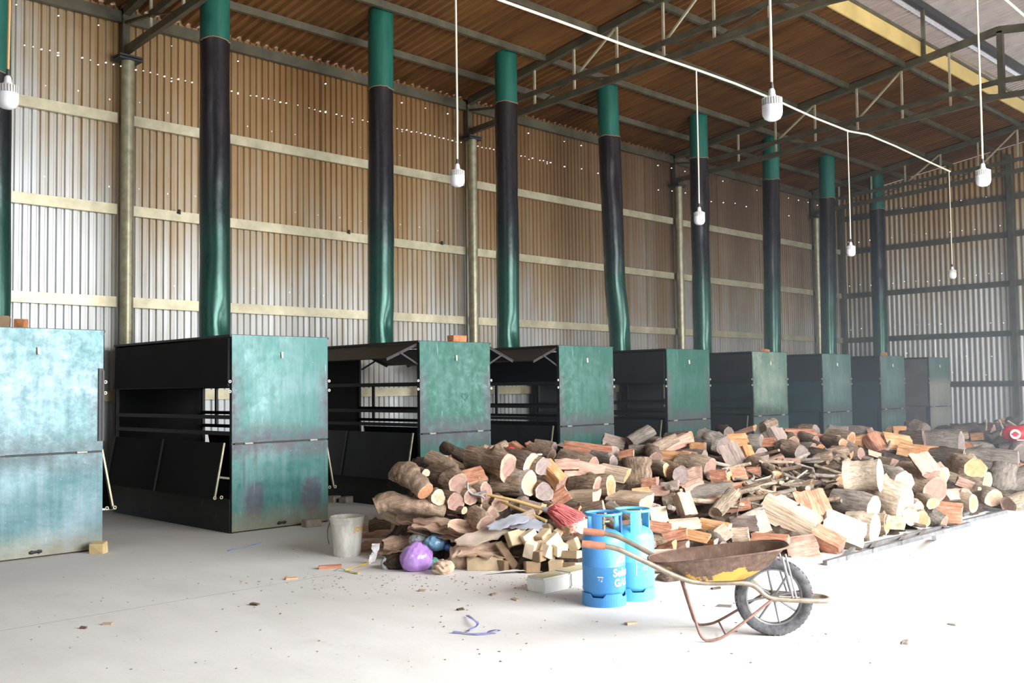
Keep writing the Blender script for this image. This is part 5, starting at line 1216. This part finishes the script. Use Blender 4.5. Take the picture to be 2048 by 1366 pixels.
sheet(1020, 1066, 70, 16, -20, 5, .0, 'tin_grey', 'bluish grey board end behind the tilted weathered board', 'board', 'board', 32, .10, .012)
sheet(1060, 1066, 70, 20, -55, -6, .05, 'tin_grey', 'bluish tin sheet behind the sawn offcuts', 'tin_sheet', 'sheet', 33, .06, .006)
def slab(u, v, w_, h_, th, az, tilt, mat, label, name='board', lift=0., up=0):
    p = hit(u, v); s = mpp(p); o = block(name, mat, (0, 0, 0), w_ * s, th, h_ * s, 0, label, 'board', .004, seed=int(u), jit=.005)
    o.matrix_world = Matrix.Translation(p + Vector((0, 0, lift - h_ * s * .5 * math.cos(math.radians(tilt))))) @ Matrix.Rotation(math.radians(az), 4, 'Z') @ Matrix.Rotation(math.radians(-tilt), 4, 'X') @ Matrix.Rotation(math.radians(up), 4, 'Y'); return o
slab(1325, 1047, 34, 64, .05, -52, 18, 'sawn_cream', 'pale grey white board leaning upright behind the farther cylinder', up=-8)
slab(1032, 1114, 15, 66, .03, -40, 35, 'sawn_brown', 'dark narrow plank leaning down in front of the offcuts', 'plank', .02, -30)
p = onz(970, 1143); o = block('timber_block', 'sawn_tan', p + Vector((.07, .07, 0)), .31, .13, .115, math.radians(-45), 'thick short squared beam on the floor before the tilted boards', 'beam', .005, seed=40)
OC = [(1038, 1080, 44, 32, 't', 30, 'big tan offcut under the end of the tilted board'), (1065, 1079, 30, 30, 'c', 10, 'cream offcut right of the big tan one'), (1089, 1076, 36, 24, 't', 40, 'tan offcut in the upper row behind the pile of offcuts'), (1109, 1088, 40, 28, 'c', 35, 'cream ended long offcut in the middle of the offcuts'),
      (1058, 1104, 26, 34, 'c', 60, 'upright cream offcut beside the dark narrow plank'), (1078, 1098, 26, 24, 't', 15, 'grey tan offcut left of the middle'), (1092, 1108, 32, 26, 'c', 50, 'cream offcut with a slanting face in the middle'), (1120, 1101, 28, 24, 'c', 20, 'cream offcut right of the slanting one'),
      (1134, 1066, 20, 28, 'b', 70, 'brown offcut standing left of the big cream block'), (1152, 1092, 28, 26, 't', 60, 'tan cube offcut left of the red grip'), (1164, 1068, 48, 40, 'c', 25, 'biggest cream offcut beside the nearer cylinder'), (1118, 1067, 24, 16, 't', 35, 'small tan offcut behind the brown one'),
      (1122, 1050, 20, 24, 'c', 50, 'white offcut under the red broom head'), (1143, 1048, 34, 22, 't', 35, 'tan offcut under the tip of the broom head'), (1160, 1040, 18, 18, 'c', 20, 'small white offcut above the biggest cream offcut'), (1112, 1123, 30, 28, 't', 5, 'tan box like offcut in the front row'),
      (1142, 1125, 44, 24, 't', -35, 'long tan offcut in the front row'), (1140, 1111, 50, 16, 't', -40, 'long flat offcut behind the front row'), (1162, 1126, 22, 22, 'c', 20, 'cream ended offcut touching the nearer cylinder'), (1064, 1122, 32, 24, 'b', 15, 'reddish brown offcut in front by the dark plank'),
      (1010, 1121, 26, 22, 'b', 40, 'brown offcut behind the thick short beam'), (1132, 1137, 30, 14, 'c', 30, 'small light offcut lying before the front row'), (1150, 1136, 22, 12, 't', 50, 'thin offcut before the front row at the foam block'), (1098, 1062, 30, 16, 'b', 35, 'dark edged offcut at the back of the offcuts'),
      (1175, 1090, 22, 24, 't', 10, 'tan offcut half hidden by the nearer cylinder'), (1080, 1115, 22, 22, 'b', 45, 'brown offcut in the gap left of the front row')]
oc = random.Random(9)
for k, (u, v, w_, h_, c, az, lab) in enumerate(OC):
    p = hit(u, v) if heap(onz(u, v).x, onz(u, v).y) > .01 else onz(u, v); s = mpp(p)
    o = block('offcut', dict(t='sawn_tan', c='sawn_cream', b='sawn_brown')[c], (0, 0, 0), w_ * s * .95, .085, h_ * s * .9, 0, lab, 'offcut', .004, 'sawn timber offcuts', k, .006)
    flat = v > 1108
    o.matrix_world = Matrix.Translation(p - Vector((0, 0, h_ * s * .3)) + Vector((0, 0, 0))) @ Matrix.Rotation(math.radians(az - 45 + oc.uniform(-20, 20)), 4, 'Z') @ Matrix.Rotation(math.radians(oc.uniform(-4, 4) if flat else oc.uniform(-28, 28)), 4, 'Y') @ Matrix.Rotation(math.radians(oc.uniform(-3, 3) if flat else oc.uniform(-30, 30)), 4, 'X')
    if flat and p.z < .12: o.location.z = 0.002

# ---- bags, paper, straps
def bag(u, v, wpx, hpx, mat, label, seed, rough=.22, name='plastic_bag', cat='bag', z=None, knot=True, at=None):
    p = onz(u, v + hpx * .5) if at is None else at; p = p + Vector((.08, .08, 0)); s = mpp(p)
    b = bmesh.new(); bmesh.ops.create_icosphere(b, subdivisions=4, radius=1); r = random.Random(seed); dirs = [(Vector((r.gauss(0, 1), r.gauss(0, 1), r.gauss(0, 1))).normalized(), r.uniform(3, 9), r.uniform(0, 6), r.uniform(.3, 1)) for _ in range(14)]
    for q in b.verts:
        n = q.co.normalized(); d = sum(a * abs(math.sin(f * n.dot(dd) + ph)) for dd, f, ph, a in dirs) / 14 - .35
        k = 1 + rough * d * 1.6; q.co = Vector((n.x * wpx * s * .5 * k, n.y * wpx * s * .42 * k, (max(n.z, -.75) + .75) / 1.75 * hpx * s * k))
        if knot and n.z > .86: q.co.z += (n.z - .86) * .5 * hpx * s; q.co.x *= .8
    me = bpy.data.meshes.new(name); b.to_mesh(me); b.free(); me.materials.append(MAT[mat]); me.polygons.foreach_set('use_smooth', [True] * len(me.polygons)); me.set_sharp_from_angle(angle=math.radians(38))
    o = put(name, me, None, p + Vector((0, 0, 0 if z is None else z)), label=label, cat=cat); return o
bag(831, 1119, 70, 52, 'bag_purple', 'knotted purple plastic bag full of rubbish on the floor', 1, .3)
bag(872, 1092, 50, 30, 'bag_blue', 'light blue plastic bag behind the purple bag', 2, .35, at=hit(872, 1100) - Vector((.08, .08, -.0)))
bag(843, 1082, 50, 24, 'bag_clear', 'clear crumpled plastic bag above the purple bag', 3, .4, at=hit(843, 1090) - Vector((.08, .08, 0)))
bag(897, 1098, 16, 12, 'bag_navy', 'scrap of dark blue plastic right of the light blue bag', 4, .4, name='plastic_scrap', cat='scrap', at=hit(897, 1100) - Vector((.1, .1, 0)))
bag(866, 1132, 26, 22, 'bag_green', 'dark green plastic scrap between purple bag and brown paper', 5, .4, name='plastic_scrap', cat='scrap')
bag(768, 1133, 18, 20, 'bag_clear', 'small greyish plastic cup like scrap left of the purple bag', 6, .4, name='plastic_scrap', cat='scrap')
bag(920, 1118, 50, 44, 'brown_paper', 'crumpled brown paper right of the purple bag', 7, .7, name='crumpled_paper', cat='paper', knot=False)
bag(885, 1140, 44, 24, 'brown_paper', 'flattened brown paper sheet in front of the crumpled one', 8, .7, name='crumpled_paper', cat='paper', knot=False)
bag(790, 1128, 50, 26, 'debris', 'heap of dark leaf litter left of the purple bag', 9, .7, name='leaf_litter', cat='litter', knot=False)
bag(1100, 1134, 34, 18, 'bag_navy', 'blue plastic bag with green trim behind the foam block', 10, .35)
bag(1108, 1122, 32, 14, 'bag_green', 'green plastic net scrap above the blue plastic bag', 11, .5, name='plastic_scrap', cat='scrap')
ribbon([onz(752, 1088, .17), onz(750, 1100, .13), onz(746, 1112, .07), onz(743, 1124, .015)], .075, 'rag', 'bag_white', 'white plastic rag hanging over the bark slab', 'rag')
ribbon(zz([(690, 1140), (706, 1136), (722, 1131), (740, 1125)], [.006, .01, .01, .015]), .016, 'strap', 'strap_yellow', 'yellow packing strap on the floor right of the bucket', 'strap')
ribbon(zz([(692, 1141), (708, 1146), (718, 1148), (716, 1143)], [.006, .006, .006, .01]), .014, 'strap', 'strap_yellow', 'short bent yellow strap end on the floor', 'strap')
ribbon(zz([(670, 1141), (682, 1136), (694, 1143), (716, 1146)], [.006, .02, .006, .006]), .01, 'cord', 'bag_green', 'thin green cord tangled with the yellow strap', 'cord')
p = onz(660, 1137); block('splinter', 'split_red', p, .2, .05, .03, -.55, 'flat reddish splinter of wood on the floor below the bucket', 'splinter', .003, seed=60)
pp = onz(985, 1152, .004); pv = [pp + Vector((math.cos(a) * r * .9 - math.sin(a) * 0, 0, 0)) for a, r in ()]
sheet(1000, 1147, 150, 10, -38, 0, .0, 'paper', 'torn white paper lying before the offcuts', 'paper_sheet', 'paper', 51, .004, .002).rotation_euler = (0, 0, math.radians(-40))

ribbon(zz([(456, 1102), (476, 1097), (498, 1092), (523, 1086)], [.003] * 4), .02, 'string', 'strap_pale', 'pale blue plastic string on the floor before the nearest whole oven', 'string')
# ---- brooms
h0, h1 = seat(976, 986) - FWD * .1, hit(1088, 1024) - FWD * .16 + Vector((0, 0, .05))
br = empty('broom', h1, label='broom with a red plastic fibre head and bamboo handle on the heap', cat='broom')
MB().tube([h0 - h1, (h0 - h1) * .5 + Vector((0, 0, .01)), Vector((0, 0, 0))], [.013, .015, .016], 10).put('handle', MAT['bamboo'], br, 60)
ax = (h1 - h0).normalized(); MB().tube([-ax * .02, ax * .07], [.02, .035], 12).put('ferrule', MAT['tin_grey'], br, 50)
bs = MB(); r = random.Random(4)
sd = Vector((0, 0, 1)).cross(ax).normalized(); nn = ax.cross(sd)
for k in range(420):
    a = r.uniform(0, 2 * PI); q = math.sqrt(r.random()); o1 = (sd * math.cos(a) + nn * math.sin(a)) * q * .03; o2 = (sd * math.cos(a) * 1.35 + nn * math.sin(a) * .8) * q * .13
    Lb = r.uniform(.20, .32); w1 = Vector((r.uniform(-.015, .015), r.uniform(-.015, .015), r.uniform(-.015, .015)))
    e = ax * Lb * 1.15 + o2 * 1.15; e.z -= .02 + .045 * q; bs.tube([o1 + ax * .04, o1.lerp(o2, .6) + ax * Lb * .5 + w1, e], .0034, 3, caps=False)
bs.put('bristles', MAT['bristle_red'], br, kind='stuff')
a_, b_ = seat(1002, 999) - FWD * .1, hit(1092, 1044) - FWD * .12 + Vector((0, 0, .03))
MB().tube([a_, (a_ + b_) / 2, b_], .014, 10).put('bamboo_pole', MAT['bamboo'], None, 60, label='second bamboo pole lying just under the red broom handle', cat='pole')
fp = seat(958, 976) - FWD * .14
fk = empty('steel_fork', fp, label='bent steel fork head left of the bamboo handle on the left stack', cat='fork')
s = mpp(fp); MB().tube(smooth_path([RGT * -22 * s + UPV * 16 * s, RGT * -22 * s + UPV * 0 * s, RGT * -12 * s - UPV * 8 * s, RGT * 4 * s - UPV * 10 * s, RGT * 12 * s - UPV * 16 * s], 2), .010, 8).put('fork_tine', MAT['steel_light'], fk, 60)
MB().tube([RGT * -12 * s - UPV * 8 * s, RGT * 16 * s - UPV * 2 * s], .010, 8).put('fork_shank', MAT['steel_light'], fk, 60)
# rag and white plate on the crest
bag_p = hit(1020, 912); o = bag(1020, 912, 26, 16, 'sack_red', 'dark red rag tucked behind a log on the crest', 21, .5, name='rag', cat='rag', knot=False, at=bag_p)
o = block('scrap_strip', 'white_plastic', hit(1078, 911) + Vector((0, .05, .0)), .14, .06, .015, -.6, 'small white strip lying on the crest of the heap', 'scrap', .003)

# ---- brown brush heap and red sack in the far right corner
rp_ = random.Random(31)
for k in range(22):
    x = rp_.uniform(19.5, 24.5); y = rp_.uniform(6.2, 9.6); p = Vector((x, y, .15 + rp_.uniform(.0, .55) * (1 - abs(y - 8) / 3)))
    if rp_.random() < .6:
        M = orient(math.radians(rp_.uniform(-80, 100)), math.radians(rp_.uniform(-15, 15)), math.radians(rp_.uniform(0, 60)), True, p); L = rp_.uniform(.5, 1.1); wd = rp_.uniform(.3, .6)
        make_log('split_log', SPL[rp_.randrange(12)], p, L, wd, wd, M, rp_.choice(('bark_dark', 'bark_brown')), 'end_brown', rp_.choice(('split_red', 'split_grey', 'split_pink')), 'brown log in the hazy far heap by the end wall', 'brown logs of the far heap')
    else:
        M = orient(math.radians(rp_.uniform(60, 150)), 0, 0, False); make_log('round_log', RND[rp_.randrange(10)], p, rp_.uniform(.4, .8), .4, .4, M, 'bark_dark', 'end_brown', None, 'brown log in the hazy far heap by the end wall', 'brown logs of the far heap')
fc = MB(); vs = []; NXF, NYF = 40, 30
for i in range(NXF + 1):
    for j in range(NYF + 1):
        x = 18.8 + 6.6 * i / NXF; y = 5.6 + 4.4 * j / NYF; e = math.sin(PI * i / NXF) * math.sin(PI * j / NYF); vs.append((x, y, .78 * e ** .6 - .12 + rp_.uniform(-.07, .07) if e > .03 else -.05))
fc.add(vs, [(i * (NYF + 1) + j, (i + 1) * (NYF + 1) + j, (i + 1) * (NYF + 1) + j + 1, i * (NYF + 1) + j + 1) for i in range(NXF) for j in range(NYF)]); fc.put('dark_bark_core', MAT['debris'], None, kind='stuff', label='brown brush and bark mass of the far heap by the end wall', cat='debris')
dsk = (Vector(ray(2032, 867)).normalized()); sp_ = onx(2044, 872, 18.6)
rs = empty('sack', sp_, label='red sack with a white round print at the right edge', cat='sack')
b = bmesh.new(); bmesh.ops.create_icosphere(b, subdivisions=3, radius=1); r = random.Random(3)
for q in b.verts:
    n = q.co.normalized(); q.co = Vector((n.x * .14, n.y * .36, n.z * .17)) * (1 + .12 * math.sin(5 * n.y + 2 * n.z) + r.uniform(-.04, .04))
me = bpy.data.meshes.new('sack_body'); b.to_mesh(me); b.free(); me.materials.append(MAT['sack_red']); me.polygons.foreach_set('use_smooth', [True] * len(me.polygons)); so = put('sack_body', me, rs); so.rotation_euler = (.35, 0, .4)
dc = (EYEP - sp_).normalized(); sx_ = Vector((0, 0, 1)).cross(dc).normalized(); Me = Matrix((sx_, dc.cross(sx_), dc)).transposed().to_4x4()
def print_on(mb, name, dx, dz, mat, lift):
    o = mb.put(name, MAT[mat], rs); M = Me.copy(); M.translation = dc * lift + sx_ * dx + Vector((0, 0, dz)); o.matrix_local = M
print_on(MB().lathe([(0, 0), (.085, 0), (.085, .006), (0, .008)], 24), 'printed_disc', -.10, .03, 'print_white', .20)
print_on(MB().lathe([(0, 0), (.045, 0), (.045, .006), (0, .008)], 16).box(-.06, -.012, 0, .06, .012, .006), 'printed_figure', -.10, .03, 'sack_red', .208)
print_on(MB().box(-.10, -.02, 0, .10, .0, .006).box(-.08, -.055, 0, .10, -.035, .006), 'printed_lines', .02, -.06, 'print_white', .215)
for k, (u, v, du_, dv_, lab) in enumerate(((2008, 862, -10, -22, 'pale stick poking up left of the red sack'), (2046, 862, -30, -20, 'pale stick leaning above the red sack'), (1972, 862, 0, -22, 'pale stick standing in the far brown heap'))):
    p = onx(u, v, 19.2); q_ = onx(u + du_, v + dv_, 19.3); MB().tube([p, (p + q_) / 2, q_], .02, 8).put('branch', MAT['bark_cream'], None, label=lab, cat='branch')

# ------------------------------------------------------------------ thin smoke drifting at the far and right side
g = G('smoke'); g.N.remove(g.b); p = g.pos(); xyz = g.sep(p)
dn = g.math('MULTIPLY', g.rng(xyz[0], 7., 17., 0, 1, True), g.rng(xyz[2], .6, 5.5, 1, .12, True))
dn = g.math('MULTIPLY', g.math('MULTIPLY', dn, g.rng(g.noise(p, .35, 2, .5), .3, .7, .6, 1.4)), SMOKE)
vs_ = g.n('ShaderNodeVolumeScatter'); vs_.inputs['Color'].default_value = (.74, .87, 1, 1); vs_.inputs['Anisotropy'].default_value = .2; g.ln(dn, vs_.inputs['Density']); g.ln(vs_.outputs[0], g.o.inputs['Volume'])
MB().box(7, 1.2, .01, EX - .3, WY - .35, 6.0).put('smoke_haze', g.m, None, kind='stuff', label='thin whitish smoke hanging over the far end of the heap', cat='smoke')
